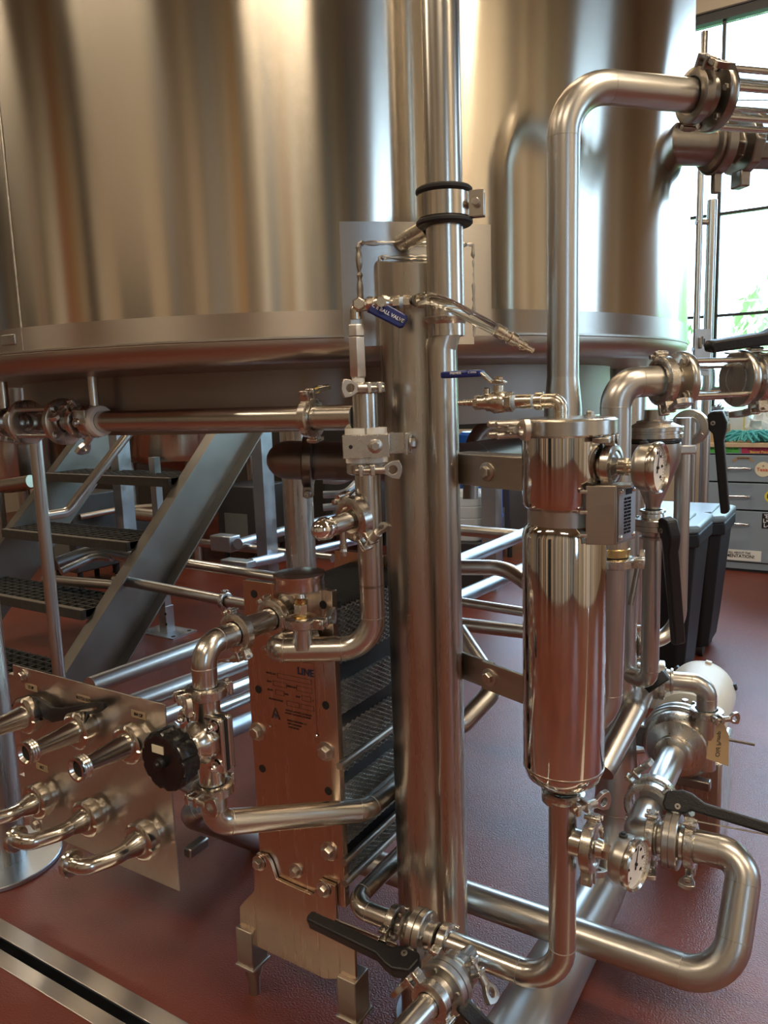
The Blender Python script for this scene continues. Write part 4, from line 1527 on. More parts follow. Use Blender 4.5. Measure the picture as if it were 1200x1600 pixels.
for k in range(NPL):          # plate tops
    y = HXY + .020 + (PK - .008) * k / (NPL - 1)
    mb.bx(hl + .034, hr - .006, y - .0006, y + .0006, ht - .045, ht - .028)
part(mb, 'plate_tops', 'dark_steel', hxr, kind='stuff')
# tie bolts seen on the right side and hex heads on the front plate
for z in (.60, .40, .20 + .155):
    part(MB().cyl(Vector((hr + .002, HXY - .002, z)), V, .0075, 0, PK + .05, 16), 'tie_rod', 'bracket', hxr)


def on_plate(px, py, off=0.0):
    p = AY(px, py, HXY - off)
    return p


for px, py, s in ((402, 1143, 1), (509, 1174, 1), (514, 1330, 1), (447, 940, .95), (463, 1360, .8)):
    bolt_part(on_plate(px, py), -V, hxr, .0125 * s, .014)
mbh = []
for px, py in ((397, 928), (505, 945), (404, 1077), (509, 1102), (410, 1201), (513, 1236)):
    part(MB().lathe(on_plate(px, py), V, [(-.0008, .0082), (-.0004, .0082), (-.0004, .0070), (.003, .0066), (.003, 0)], 24), 'bolt_hole', 'black_rubber', fp)
# maker's plate with frames, lettering and the 3-A style emblem
n0 = on_plate(414, 1030)
n1 = on_plate(496, 1148)
nx0, nx1, nz1, nz0 = n0.x, n1.x, n0.z, n1.z - .004
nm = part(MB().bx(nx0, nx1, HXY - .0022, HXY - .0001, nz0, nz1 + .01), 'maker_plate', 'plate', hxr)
ny = HXY - .0027
W = nx1 - nx0
Hh = nz1 - nz0


def npos(u, v):
    return Vector((nx0 + W * u, ny, nz0 + Hh * v))


text('LINE', npos(.84, .93), U, Z_, .020, 'navy_print', nm, bold=True)
for u0, u1, v in ((.26, .95, .80), (.16, .44, .67), (.64, .95, .67), (.20, .38, .54), (.74, .92, .54), (.42, .68, .41), (.71, .97, .41)):
    mb = MB()
    a, b_ = npos(u0, v - .038), npos(u1, v + .038)
    for q in ((a.x, b_.x, a.z, a.z + .0007), (a.x, b_.x, b_.z - .0007, b_.z), (a.x, a.x + .0007, a.z, b_.z), (b_.x - .0007, b_.x, a.z, b_.z)):
        mb.bx(q[0], q[1], ny, ny + .0006, q[2], q[3])
    part(mb, 'entry_box', 'rust_print', nm)
for s, u, v, sz in (('MODEL NO.', .13, .81, .0052), ('DATE', .08, .68, .005), ('SERIAL NO.', .54, .67, .005), ('RATED', .09, .555, .005), ('PSIG', .43, .54, .005), ('TEMP', .66, .54, .005),
                    ('°F', .96, .53, .005), ('PRESSURE RANGE', .20, .42, .005), ('DESIGNED AND BUILT FOR SANITARY', .66, .30, .0042), ('COOLING AND HEATING PROCESSES', .64, .255, .0042),
                    ('EUGENE INDUSTRIAL CO.', .62, .15, .0048), ('MFG WISCONSIN', .56, .10, .0048), ('MADE IN USA', .54, .05, .0048)):
    text(s, npos(u, v), U, Z_, sz, 'rust_print', nm, sx=.9)
text('A', npos(.18, .20), U, Z_, .034, 'rust_print', nm, 'emblem')
text('3', npos(.18, .165), U, Z_, .013, 'navy_print', nm, 'emblem', bold=True, depth=.0008)
for u, v in ((.04, -.02), (.99, .02)):
    part(MB().lathe(npos(u, v), -V, [(0, .0032), (.0015, .0025), (.002, 0)], 12), 'rivet', 'chrome', nm)
# support foot plate below, with cut-out shoulders, and two square feet
fy = HXY - .006
pl = [on_plate(x, y) for x, y in ((402, 1342), (405, 1330), (420, 1333), (428, 1345), (436, 1370), (490, 1394), (495, 1392), (503, 1370), (527, 1380), (530, 1440), (533, 1450), (558, 1470), (560, 1525), (512, 1525), (380, 1462), (379, 1412), (402, 1388))]
pl = [(p.x, p.z) for p in pl]
O = Vector((0, fy, 0))
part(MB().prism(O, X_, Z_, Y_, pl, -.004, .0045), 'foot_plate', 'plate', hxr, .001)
for px, py in ((410, 1344), (511, 1385)):
    bolt_part(on_plate(px, py) - V * .011, -V, hxr, .0105, .012)
for px, y0, y1, yf, lab in ((391, 1446, 1502, 1553, 0), (550, 1522, 1583, 1640, 0)):
    p = on_plate(px, (y0 + y1) / 2)
    z1, z0 = on_plate(px, y0).z, on_plate(px, y1).z
    fx = p.x
    ft = part(MB().bx(fx - .022, fx + .022, HXY - .020, HXY + .030, z0, z1), 'foot_block', 'bracket', hxr, .002)
    part(MB().bx(fx - .026, fx + .026, HXY - .024, HXY + .034, z0 - .004, z0 + .003), 'foot_rim', 'weld', ft, .0015)
    part(MB().lathe(Vector((fx, HXY + .005, 0)), Z_, [(0, .012), (.05, .0135), (.051, .017), (z0 - .03, .0175), (z0, .021)], 20), 'adjusting_foot', 'bracket', ft)

# pipe from the exchanger's upper left port, down through the diaphragm valve and back
P0 = AY(440, 960, HXY)
vx_, vz_ = P0.x, P0.z
cy = .905
pipe('elbow pipe from the exchanger port turning down to the black handwheel valve', [Vector((vx_, HXY, vz_)), Vector((vx_, cy, vz_)), Vector((vx_, cy, A(318, 1074, PX((vx_, cy, .78))[2]).z))], TRD - .001, .062, 'pipe', 32)
clamp('tri-clamp of the handwheel pipe against the exchanger plate', Vector((vx_, HXY - .026, vz_)), V, TRD, -Z_ * .7 + RT * .5, k=1.0, wdir=U)
clamp('tri-clamp on the upper elbow end with wing nut pointing at the exchanger', Vector((vx_, cy + .085, vz_)), V, TRD, -Z_ + RT * .4, k=1.0, wdir=U)
dvz = PX((vx_, cy, .65))[2]


def dz_(py):
    return A(320, py, PX((vx_, cy, 1.3 - (py - 620) / 1200 * 1.3))[2]).z


c_ = Vector((vx_, cy, 0))
clamp('tri-clamp with wing nut at left, above the handwheel valve', c_ + Z_ * dz_(1080), Z_, TRD, -RT * .8 - FW * .5, k=1.05, side=1, wdir=Z_)
clamp('tri-clamp with wing nut at left, below the handwheel valve', c_ + Z_ * dz_(1232), Z_, TRD, -RT * .5 - FW * .8, k=1.05, side=1, wdir=Z_)
vm = dz_(1152)
dvl = thing('diaphragm_valve', 'diaphragm valve with large black ribbed handwheel beside the exchanger', 'valve', c_ + Z_ * (vm - .06))
part(MB().lathe(c_, Z_, [(dz_(1092), TRD), (vm + .045, TRD), (vm + .02, .030), (vm - .02, .030), (vm - .045, TRD), (dz_(1222), TRD)], 28), 'body', 'pipe_shiny', dvl)
vn = -V
sq = [(-.046, -.050), (-.050, -.046), (-.050, .046), (-.046, .050), (.046, .050), (.050, .046), (.050, -.046), (.046, -.050)]
part(MB().prism(c_ + Z_ * vm, U, Z_, V, sq, -.020, -.010), 'bonnet_flange', 'pipe_shiny', dvl, .003)
part(MB().prism(c_ + Z_ * vm, U, Z_, V, [(a * .98, b_ * .98) for a, b_ in sq], -.010, -.003), 'diaphragm', 'black_rubber', dvl)
part(MB().prism(c_ + Z_ * vm, U, Z_, V, sq, -.003, .010), 'body_flange', 'pipe_shiny', dvl, .003)
for a in (-1, 1):
    for b_ in (-1, 1):
        bt = c_ + Z_ * (vm + b_ * .036) + U * a * .036 - V * .020
        o = part(MB().hexbolt(bt, vn, .0085, .009).lathe(bt, vn, [(.008, .0062), (.013, .0055), (.016, .003), (.0165, 0)], 14), 'dome_nut', 'chrome', dvl)
part(MB().lathe(c_ + Z_ * vm, vn, [(.018, .040), (.030, .038), (.040, .030), (.048, .026), (.056, .026), (.058, .022)], 10), 'bonnet', 'pipe_shiny', dvl, .003)
part(MB().cyl(c_ + Z_ * vm, vn, .021, .05, .075, 24), 'bonnet_neck', 'black_plastic', dvl)


def knurl(a, r):
    q = (a / (2 * math.pi) * 10) % 1
    return r if q < .78 else r * .935


W0 = .066
part(MB().lathe(c_ + Z_ * vm, vn, [(W0, .030), (W0 + .001, .044), (W0 + .006, .050), (W0 + .034, .0515), (W0 + .040, .049), (W0 + .042, .045), (W0 + .041, .040), (W0 + .043, 0)], 60, rmod=lambda a, r: knurl(a, r) if r > .043 else r), 'handwheel', 'black_gloss', dvl)
part(MB().lathe(c_ + Z_ * vm, vn, [(W0 + .042, .010), (W0 + .050, .009), (W0 + .051, .005), (W0 + .056, .004), (W0 + .0565, 0)], 20), 'spindle_cap', 'black_plastic', dvl)
part(MB().box(c_ + Z_ * (vm + .022) + vn * (W0 + .0425) - U * .006, U, V, Z_, .013, .0008, .0065), 'paper_label', 'cream_sticker', dvl)

# return pipe from the valve round to the exchanger's side
zr = dz_(1288)
q1 = AX(572, 1266, -.793)
q2 = Vector((-.793, 1.50, q1.z))
pipe('return pipe crossing in front of the exchanger plate and bending back along its side', [c_ + Z_ * (dz_(1240)), c_ + Z_ * zr, q1, q2], TRD, .06, 'pipe', 36)

# ------------------------------------------------------------------ port panel with unions
PYY = 1.11
pp0, pp1, pz0, pz1 = -1.850, -1.284, .182, .636
pan = thing('port_panel', 'flat stainless transfer panel with six pipe unions on the left leg', 'panel', (-1.57, PYY, pz0))
part(MB().bx(pp0, pp1, PYY, PYY + .004, pz0, pz1), 'panel_sheet', 'panel_steel', pan, .0008)
part(MB().bx(pp0 - .03, pp0 + .01, PYY + .004, PYY + .05, pz1 - .14, pz1 - .03), 'mount_tab', 'panel_steel', pan, .001)
part(MB().bx(pp0 - .03, pp0 + .01, PYY + .004, PYY + .05, pz0 + .03, pz0 + .14), 'mount_tab', 'panel_steel', pan, .001)
for px, py in ((36, 1056), (58, 1288)):
    bolt_part(AY(px, py, PYY), -V, pan, .012, .012)
for s, px, py in (('LT HP', 49, 1074), ('BOTTLE OUT', 131, 1092), ('BW CIP', 217, 1117), ('HLT', 66, 1199)):
    p = AY(px, py, PYY)
    tg_ = part(MB().bx(p.x - .024, p.x + .024, PYY - .0012, PYY, p.z - .0085, p.z + .0085), 'port_tag', 'tan_sticker', pan)
    text(s, p - V * .0016, U, Z_, .011, 'black_print', tg_, bold=True, sx=.8)


def slots(a, r):
    q = (a / (2 * math.pi) * 4 + .1) % 1
    return r * (.90 if q < .055 else 1.0)


PORTS = [(46, 1116, 'upper left', 'cone'), (126, 1139, 'upper middle', 'male'), (206, 1160, 'upper right', 'male'),
         (62, 1250, 'lower left', 'elbow'), (140, 1276, 'lower middle', 'elbow'), (225, 1311, 'lower right', 'elbow')]
ROUT = .040
for i, (px, py, pos, kind) in enumerate(PORTS):
    p = AY(px, py, PYY - .03)
    p = Vector((p.x, PYY, p.z))
    un = thing('pipe_union', 'slotted union nut on the %s port of the transfer panel' % pos, 'union', p, 'unions on the transfer panel')
    part(MB().lathe(p, vn, [(0, .030), (.012, .031), (.014, .040), (.022, .040), (.022, .028)], 36), 'port_ferrule', 'pipe', un)
    part(MB().lathe(p, vn, [(.018, .036), (.020, ROUT + .004), (.024, ROUT + .006), (.046, ROUT + .006), (.050, ROUT + .001), (.051, ROUT - .008), (.049, ROUT - .014)], 72, rmod=lambda a, r: slots(a, r) if r > .035 else r), 'union_nut', 'pipe_shiny', un)
    if kind == 'cone':
        part(MB().lathe(p, vn, [(.046, .030), (.056, .028), (.062, .026), (.160, .018), (.30, .018)], 32), 'reducer', 'pipe_shiny', un)
    elif kind == 'male':
        part(MB().lathe(p, vn, [(.046, .028), (.054, .027), (.060, .0255), (.135, .0185), (.150, .0185), (.152, .025), (.155, .027), (.158, .025), (.161, .027), (.164, .025), (.167, .027),
                                (.170, .025), (.174, .0265), (.178, .0265), (.178, .0215), (.172, .018), (.165, .014), (.120, .014), (.120, 0)], 40, cap=False), 'threaded_reducer', 'pipe_shiny', un)
        part(MB().cyl(p, vn, .0150, .121, .1715, 24), 'bore', 'black_rubber', un)
    else:
        L1 = (.11, .12, .115)[i - 3]
        part(MB().lathe(p, vn, [(.046, .029), (.056, .027), (.060, .026), (.085, .0185), (.088, .0185)], 32), 'reducer', 'pipe_shiny', un)
        e = p + vn * .084
        f = e + vn * .025
        g = f + (vn * .9 - U * .42 - Z_ * .0).normalized() * (L1 - .05)
        g2 = g + (-U * .95 - V * .10 + Z_ * .0) * .04
        part(MB().tube([e, f, g, g2], .0182, .06, 28), 'bent_tube', 'pipe_shiny', un)
        gd_ = (g2 - g).normalized()
        part(MB().lathe(g2, gd_, [(-.004, .018), (-.003, .028), (.0, .0305), (.008, .0305), (.010, .028), (.010, .018)], 32, closed=True), 'end_ferrule', 'pipe_shiny', un)
# hook spanner resting on the unions
sp_ = thing('hook_spanner', 'black hook spanner lying across the two upper left unions', 'spanner', AY(100, 1100, PYY - .02))
pl = [(20, 1102), (27, 1091), (42, 1086), (56, 1088), (70, 1096), (82, 1105), (100, 1106), (152, 1096), (163, 1098), (165, 1106), (158, 1112), (105, 1124), (84, 1128), (72, 1122), (62, 1112), (52, 1098), (42, 1093), (30, 1098), (24, 1106)]
pl = [AY(x, y, PYY - .020) for x, y in pl]
part(MB().prism(Vector((0, PYY - .020, 0)), X_, Z_, Y_, [(p.x, p.z) for p in pl], -.005, .005), 'spanner_body', 'black_plastic', sp_, .0015)
pl = [AY(x, y, PYY - .026) for x, y in ((110, 1113), (150, 1105), (152, 1108), (112, 1117))]
part(MB().prism(Vector((0, PYY - .026, 0)), X_, Z_, Y_, [(p.x, p.z) for p in pl], -.0005, .0008), 'raised_rib', 'dark_cast', sp_)
# pipe behind the panel joining the return line
pa = AZ(285, 1288, .30)
pipe('pipe curving out from behind the transfer panel', [Vector((-1.45, 1.30, .33)), Vector((-1.30, 1.28, .33)), A(290, 1272, 1.95), A(340, 1290, 2.05), A(420, 1322, 2.3)], .030, .06, 'pipe_satin', 28)
solo(MB().box(Vector((pp1 + .012, PYY + .05, .27)), X_, Y_, Z_, .012, .03, .012), 'stay_bar', 'dark_cast', 'small dark stay poking past the right edge of the transfer panel', 'bracket', None, None, .004)
# ------------------------------------------------------------------ right-hand group: overhead pipe, sight glass, strainer
PU = A(880, 400, 1.40)
pu = Vector((PU.x, PU.y, 0))
pe_ = A(1150, 160, 1.45)
zt_ = A(880, 145, 1.40).z
ode = pe_ - Vector((pu.x, pu.y, zt_))
ode.z = 0
ode.normalize()
zr1, zr0 = A(880, 590, 1.40).z, A(880, 640, 1.40).z
pipe('tall bent overhead pipe rising behind the filter housing and turning right', [pu + Z_ * zr1, pu + Z_ * zt_, pu + Z_ * (zt_ - .004) + ode * .265], .0292, .09, 'pipe_satin', 40)
inl = (hx - pu)
inl.z = 0
inl.normalize()
mbr = MB().tube([pu + Z_ * (zr1 + .002), pu + Z_ * zr0, pu + Z_ * .95, pu + Z_ * .95 + inl * .12], [.0292, .035, .035, .035], .07, 32)
solo(mbr, 'reducer_elbow', 'pipe_satin', 'widened foot of the overhead pipe hidden behind the filter housing', 'pipe')
oe = pu + Z_ * (zt_ - .004) + ode * .265
cl_ = oe + ode * .005
clamp('dark hinged clamp with upright handle at the end of the overhead pipe', cl_, ode, .032, Z_ * .75 - FW * .5, mat='dark_cast', k=1.2, wing='dark_cast')
sg1 = thing('sight_glass', 'sight glass with large dark disc and bright rods at the top right edge', 'sight glass', oe + ode * .07, 'sight glasses')
o1 = oe + ode * .045
part(MB().lathe(o1, ode, [(-.02, .032), (-.012, .036), (-.008, .058), (-.004, .060), (.008, .060), (.011, .058), (.011, .032)], 44), 'end_disc', 'dark_cast', sg1)
part(MB().lathe(o1 + ode * .22, ode, [(-.012, .032), (-.010, .058), (.010, .058), (.012, .032)], 44), 'end_disc', 'dark_cast', sg1)
for k in range(6):
    a = math.radians(30 + 60 * k)
    d = perp(ode) * math.cos(a) + ode.cross(perp(ode)) * math.sin(a)
    part(MB().cyl(o1 + d * .049, ode, .006, .0, .22, 14), 'tie_rod', 'pipe', sg1)
    part(MB().hexbolt(o1 - ode * .006 + d * .048, -ode, .0065, .008), 'bolt', 'cast', sg1)
part(MB().ring(o1, ode, .031, .036, .01, .21, 36), 'glass_tube', 'glass', sg1)

# pipe from behind the data plate up and over into the right sight glass
TB = A(960, 800, 1.45)
tb = Vector((TB.x, TB.y, 0))
zt2 = A(960, 598, 1.45).z
RG = DG.copy()
pipe('swan-neck pipe rising right of the filter housing into the sight glass', [tb + Z_ * A(955, 868, 1.45).z, tb + Z_ * zt2, tb + Z_ * zt2 + RG * .092], .0285, .065, 'pipe_satin', 36)
g0 = tb + Z_ * zt2 + RG * .092
clamp('wide clamp with hanging wing nut left of the clear sight glass', g0 + RG * .004, RG, .031, -Z_ - FW * .3, k=1.1, side=-1, wdir=RG)
sg2 = thing('sight_glass', 'clear tubular sight glass between steel discs at the right edge', 'sight glass', g0 + RG * .1, 'sight glasses')
ga, gb = g0 + RG * .042, g0 + RG * .168
part(MB().lathe(g0, RG, [(.006, .029), (.006, .038), (.014, .039), (.018, .031), (.028, .031), (.032, .043), (.034, .052), (.037, .054), (.047, .054), (.050, .052), (.050, .031), (.04, .029)], 48, closed=True), 'near_disc', 'leg_steel', sg2)
part(MB().lathe(gb, RG, [(-.007, .030), (-.007, .052), (-.004, .054), (.006, .054), (.009, .052), (.012, .038), (.022, .031), (.035, .031)], 48), 'far_disc', 'leg_steel', sg2)
part(MB().ring(ga, RG, .028, .0315, .008, .119, 40), 'glass_tube', 'glass', sg2)
for k in range(4):
    a = math.radians(40 + 90 * k)
    d = Z_ * math.cos(a) + RG.cross(Z_) * math.sin(a)
    part(MB().cyl(ga + d * .045, RG, .0048, .006, .120, 14), 'tie_rod', 'pipe', sg2)
    bolt_part(ga - RG * .010 + d * .045, -RG, sg2, .007, .009)
clamp('wide clamp with wing nut below, right of the clear sight glass', gb + RG * .036, RG, .033, -Z_ - FW * .2, k=1.2, side=1, wdir=RG)
butterfly('large butterfly valve at the right edge with black lever reaching back left', gb + RG * .095, RG, .031, Z_ * .9 - FW * .15, -RG - Z_ * .05, .17, trig=True)
pipe('pipe leaving the large butterfly valve past the right edge', [gb + RG * .06, gb + RG * .6], .031, mat='pipe_satin', n=30)

# tube below: clamp, union and drop behind the housing
zc_ = A(960, 880, 1.45).z
clamp('tri-clamp on the tube right of the filter housing, under the data plate', tb + Z_ * zc_, Z_, .0265, RT - FW * .4, k=1.0)
solo(MB().lathe(tb, Z_, [(zc_ + .012, .030), (zc_ + .026, .030), (zc_ + .028, .0285), (zc_ + .04, .0285)], 28), 'pipe_collar', 'brass', 'bronze collar above the tube clamp right of the filter housing', 'fitting')
pipe('vertical tube dropping behind the filter housing and curving left at the bottom', [tb + Z_ * (zc_ - .008), Vector((tb.x - .006, tb.y, hz(950, 1262))), Vector((tb.x - .10, tb.y - .075, hz(950, 1262) - .02))], .0245, .065, 'pipe_satin', 30)
clamp('tri-clamp with wing nut peeking out right of the housing bottom', Vector((tb.x - .075, tb.y - .06, hz(950, 1262) - .012)), Vector((-.8, -.6, -.1)), .029, RT * .6 - FW, k=1.1, wdir=Z_)

# strainer vessel with cone bottom
SV = A(1022, 700, 1.75)
sv = Vector((SV.x, SV.y, 0))


def sz(py):
    return A(1022, py, 1.75).z


vs = thing('cone_strainer', 'small steel vessel with flanged lid and cone bottom behind the upper gauge', 'vessel', sv + Z_ * sz(790))
part(MB().lathe(sv, Z_, [(sz(800), 0.0158), (sz(790), 0.0175), (sz(725), 0.0542), (sz(716), 0.0578), (sz(692), 0.0578)], 44), 'cone_body', 'pipe_satin', vs)
part(MB().lathe(sv, Z_, [(sz(692), 0.0578), (sz(690), 0.0542), (sz(686), 0.0542), (sz(684), 0.0595), (sz(666), 0.0595)], 44), 'upper_ring', 'pipe', vs)
part(MB().ring(sv, Z_, 0.0525, 0.0621, sz(684), sz(676), 44, .001), 'flange', 'pipe', vs)
part(MB().ring(sv, Z_, 0.0525, 0.0630, sz(673), sz(666), 44, .001), 'flange', 'pipe', vs)
part(MB().ring(sv, Z_, 0.0534, 0.0586, sz(689.5), sz(686.5), 44), 'gasket', 'black_rubber', vs)
part(MB().lathe(sv, Z_, [(sz(666), 0.0578), (sz(663), 0.0481), (sz(660), 0.0394), (sz(657), 0.0394), (sz(655), 0.0245), (sz(640), 0.0227)], 36), 'lid', 'bracket', vs)
part(MB().box(sv + Z_ * sz(703) + RT * .075, RT, FW, Z_, .020, .008, .010), 'clamp_lug', 'cast', vs, .003)
# black lever valve under the strainer
vpos = sv + Z_ * sz(822)
butterfly('butterfly valve under the cone strainer with black lever hanging down', vpos - Z_ * .0, Z_, .022, -FW * .9 + RT * .2, -Z_ + RT * .12, .27, rise=.0)
pipe('thin steel rod pipe hanging under the cone strainer valve', [A(1000, 868, 1.70), A(985, 945, 1.70)], .006, mat='dark_cast', n=10)
pipe('short pipe under the cone strainer valve joining the thick riser tube', [vpos - Z_ * .036, Vector((sv.x, sv.y, .60)), Vector((-.487, 1.86, .60))], .021, .03, 'pipe_satin', 24)
# tall thin loop tube at right of the strainer
TL = A(1066, 760, 1.9)
tl_ = Vector((TL.x, TL.y, 0))
zlo = A(1060, 1008, 1.9).z
ll = (A(985, 1003, 1.86) - A(1060, 1008, 1.9))
ll.z = 0
ll.normalize()
pipe('tall thin tube beside the strainer curving left at its foot', [tl_ + Z_ * 1.22, tl_ + Z_ * zlo, tl_ + Z_ * zlo + ll * .17], .019, .075, 'pipe_satin', 26)
clamp('small clamp at the foot of the tall thin tube', tl_ + Z_ * zlo + ll * .125, ll, .022, Z_, k=.9, wdir=Z_)
# second black lever, high, in front of the bins
butterfly('valve behind the clear sight glass with black lever hanging beside the tall tube', A(1078, 668, 2.0), V, .024, -FW, -Z_ + RT * .16, .24, trig=False)

# ladder-like steel frame behind the kettle at the window
fr2 = thing('rail_frame', 'tubular steel frame standing between the kettle and the window', 'frame', AZ(1100, 900, 0) * .0 + Vector((A(1106, 500, 4.4).x, A(1106, 500, 4.4).y, 0)))
d34 = 4.4
ra, rb = A(1109, 450, d34), A(1090, 450, d34)
for p in (ra, rb):
    part(MB().cyl(Vector((p.x, p.y, 0)), Z_, .028 if p is ra else .018, .0, 3.2 if p is rb else A(1109, 345, d34).z + .1, 18), 'upright', 'pipe_satin', fr2)
for y in (350, 545):
    z = A(1100, y, d34).z
    part(MB().cyl(Vector((rb.x, rb.y, z)), (Vector((ra.x, ra.y, 0)) - Vector((rb.x, rb.y, 0))).normalized(), .016, -.02, .075, 14), 'rung', 'pipe_satin', fr2)
part(MB().tube([A(1098, 95, d34), A(1118, 122, d34), A(1140, 150, d34)], .02, .05, 14), 'brace', 'dark_cast', fr2)
pk = A(1098, 545, d34 - .05)
part(MB().box(pk, RT, FW, Z_, .045, .004, .11), 'slotted_plate', 'galvanised', fr2, .002)
part(MB().box(pk - RT * .02 - FW * .01 + Z_ * .03, RT, FW, Z_, .008, .012, .03), 'latch', 'dark_cast', fr2, .002)
mb = MB()
for k in range(4):
    mb.box(pk + RT * (-.005 + .011 * k) - FW * .005 + Z_ * (.045 - .012 * k), RT, FW, Z_, .0035, .0012, .022)
part(mb, 'slot', 'dark_steel', fr2)

# ------------------------------------------------------------------ black wheeled bins
def bin_(label, px_r, py_lid, py_bot, d, w, dep):
    """tapered refuse bin; its near right top corner stands at the pixel"""
    top = A(px_r, py_lid, d)
    zt = top.z
    cx, cy_ = top.x - w / 2, top.y + dep / 2
    t = thing('waste_bin', label, 'bin', (cx, cy_, 0), 'black bins by the cabinet')
    mb = MB()
    n = 0
    for z, k in ((.05, .74), (.16, .80), (zt - .03, 1.0)):
        i0 = len(mb.v)
        hw, hd2 = w / 2 * k, dep / 2 * k
        c = .22 * hw
        for x, y in ((-hw + c, -hd2), (hw - c, -hd2), (hw, -hd2 + c), (hw, hd2 - c), (hw - c, hd2), (-hw + c, hd2), (-hw, hd2 - c), (-hw, -hd2 + c)):
            mb.v.append(Vector((cx + x, cy_ + y, z)))
        n += 1
    for r in range(2):
        for k in range(8):
            j = (k + 1) % 8
            mb.f.append((r * 8 + k, r * 8 + j, r * 8 + 8 + j, r * 8 + 8 + k))
    mb.f.append(tuple(range(7, -1, -1)))
    mb.f.append(tuple(range(16, 24)))
    part(mb, 'bin_body', 'bin_black', t, .006)

    def oct_(k, c):
        hw, hd2 = w / 2 * k, dep / 2 * k
        c *= hw
        return [(-hw + c, -hd2), (hw - c, -hd2), (hw, -hd2 + c), (hw, hd2 - c), (hw - c, hd2), (-hw + c, hd2), (-hw, hd2 - c), (-hw, -hd2 + c)]
    part(MB().prism(Vector((cx, cy_, zt)), X_, Y_, Z_, oct_(1.06, .25), -.07, -.01), 'rim', 'bin_black', t, .008)
    part(MB().prism(Vector((cx, cy_, zt)), X_, Y_, Z_, oct_(1.07, .25), -.011, .022), 'lid', 'bin_lid', t, .012, seg=3)
    part(MB().prism(Vector((cx, cy_, zt)), X_, Y_, Z_, oct_(.72, .2), .021, .030), 'lid_panel', 'bin_lid', t, .006)
    for sx in (-1, 1):
        for sy in (-1, 1):
            part(MB().cyl(Vector((cx + sx * w * .28, cy_ + sy * dep * .28, .035)), X_, .035, -.015, .015, 16), 'wheel', 'black_rubber', t)


bin_('black plastic waste bin with grey lid nearest the pump', 1086, 832, 1020, 3.05, .36, .40)
bin_('taller black plastic waste bin with grey lid next to the drawer cabinet', 1127, 815, 1000, 3.5, .40, .42)

# ------------------------------------------------------------------ drawer cabinet with stickers
CY = 5.73
cx0 = AY(1104, 800, CY).x
cb = thing('drawer_cabinet', 'grey-blue drawer cabinet covered in stickers by the window', 'cabinet', (cx0 + .5, CY + .3, 0))
ctop = AY(1150, 692, CY).z
part(MB().bx(cx0, cx0 + 1.35, CY + .012, CY + .60, .0, ctop - .03), 'body', 'cabinet_gap', cb)


def cz(py):
    return AY(1150, py, CY).z


part(MB().bx(cx0, cx0 + .66, CY, CY + .012, .02, cz(878)), 'plinth', 'cabinet_paint', cb)
part(MB().bx(cx0, cx0 + .66, CY, CY + .012, cz(709), ctop - .031), 'top_rail', 'cabinet_paint', cb)
rows = [(711, 752), (754.5, 795), (797.5, 876)]
for col in range(2):
    for r0, r1 in rows:
        x0_ = cx0 + .004 + col * .665
        dr = part(MB().bx(x0_, x0_ + .655, CY - .016, CY + .012, cz(r1), cz(r0)), 'drawer', 'cabinet_paint', cb, .003)
        hxm = x0_ + .197 if col == 0 else x0_ + .33
        hzm = cz(r0) - .088
        mb = MB().tube([Vector((hxm - .072, CY - .016, hzm)), Vector((hxm - .072, CY - .046, hzm)), Vector((hxm + .072, CY - .046, hzm)), Vector((hxm + .072, CY - .016, hzm))], .0075, .015, 12)
        for s in (-1, 1):
            mb.lathe(Vector((hxm + s * .072, CY - .016, hzm)), -V, [(0, .014), (.006, .013), (.012, .009)], 14)
        part(mb, 'drawer_handle', 'chrome', dr)
wt_ = thing('worktop', 'wood-edged laminate worktop on the drawer cabinet', 'worktop', (cx0 + .6, CY + .3, ctop - .03))
part(MB().bx(cx0 - .01, cx0 + 1.4, CY - .02, CY + .62, ctop - .0295, ctop), 'slab', 'laminate', wt_, .003)


def sticker(label, px0, px1, py0, py1, mat, lines, Yp=CY - .0165, shape=None):
    a, b_ = AY(px0, py0, Yp), AY(px1, py1, Yp)
    cx, czz = (a.x + b_.x) / 2, (a.z + b_.z) / 2
    w, h = (b_.x - a.x), (a.z - b_.z)
    t = thing('sticker', label, 'sticker', (cx, Yp, czz), 'stickers on the drawer cabinet')
    O = Vector((cx, Yp, czz))
    if shape == 'round':
        part(MB().cyl(O, -V, w / 2, .0, .001, 40), 'sheet', mat, t)
    elif shape == 'banner':
        poly = []
        for k in range(9):
            u = -1 + 2 * k / 8
            poly.append((u * w * .36, h * .5 - u * u * h * .25))
        lo = [(u_, v_ - h * .5) for u_, v_ in reversed(poly)]
        part(MB().prism(O, X_, Z_, -V, poly + lo, 0, .0012), 'sheet', mat, t)
        for s in (-1, 1):
            part(MB().prism(O, X_, Z_, -V, [(s * w * .30, -h * .5), (s * w * .30, -.05 * h), (s * w * .5, -.05 * h), (s * w * .44, -h * .28), (s * w * .5, -h * .5)][::s], 0, .0009), 'banner_tail', mat, t)
    else:
        part(MB().box(O - V * .0005, X_, Y_, Z_, w / 2, .0005, h / 2), 'sheet', mat, t)
    for s, u, v, sz_, mt_, bd, sx in lines:
        text(s, O + X_ * (u * w / 2) + Z_ * (v * h / 2) - V * .0016, X_, Z_, sz_ * h, mt_, t, bold=bd, sx=sx)
    return t


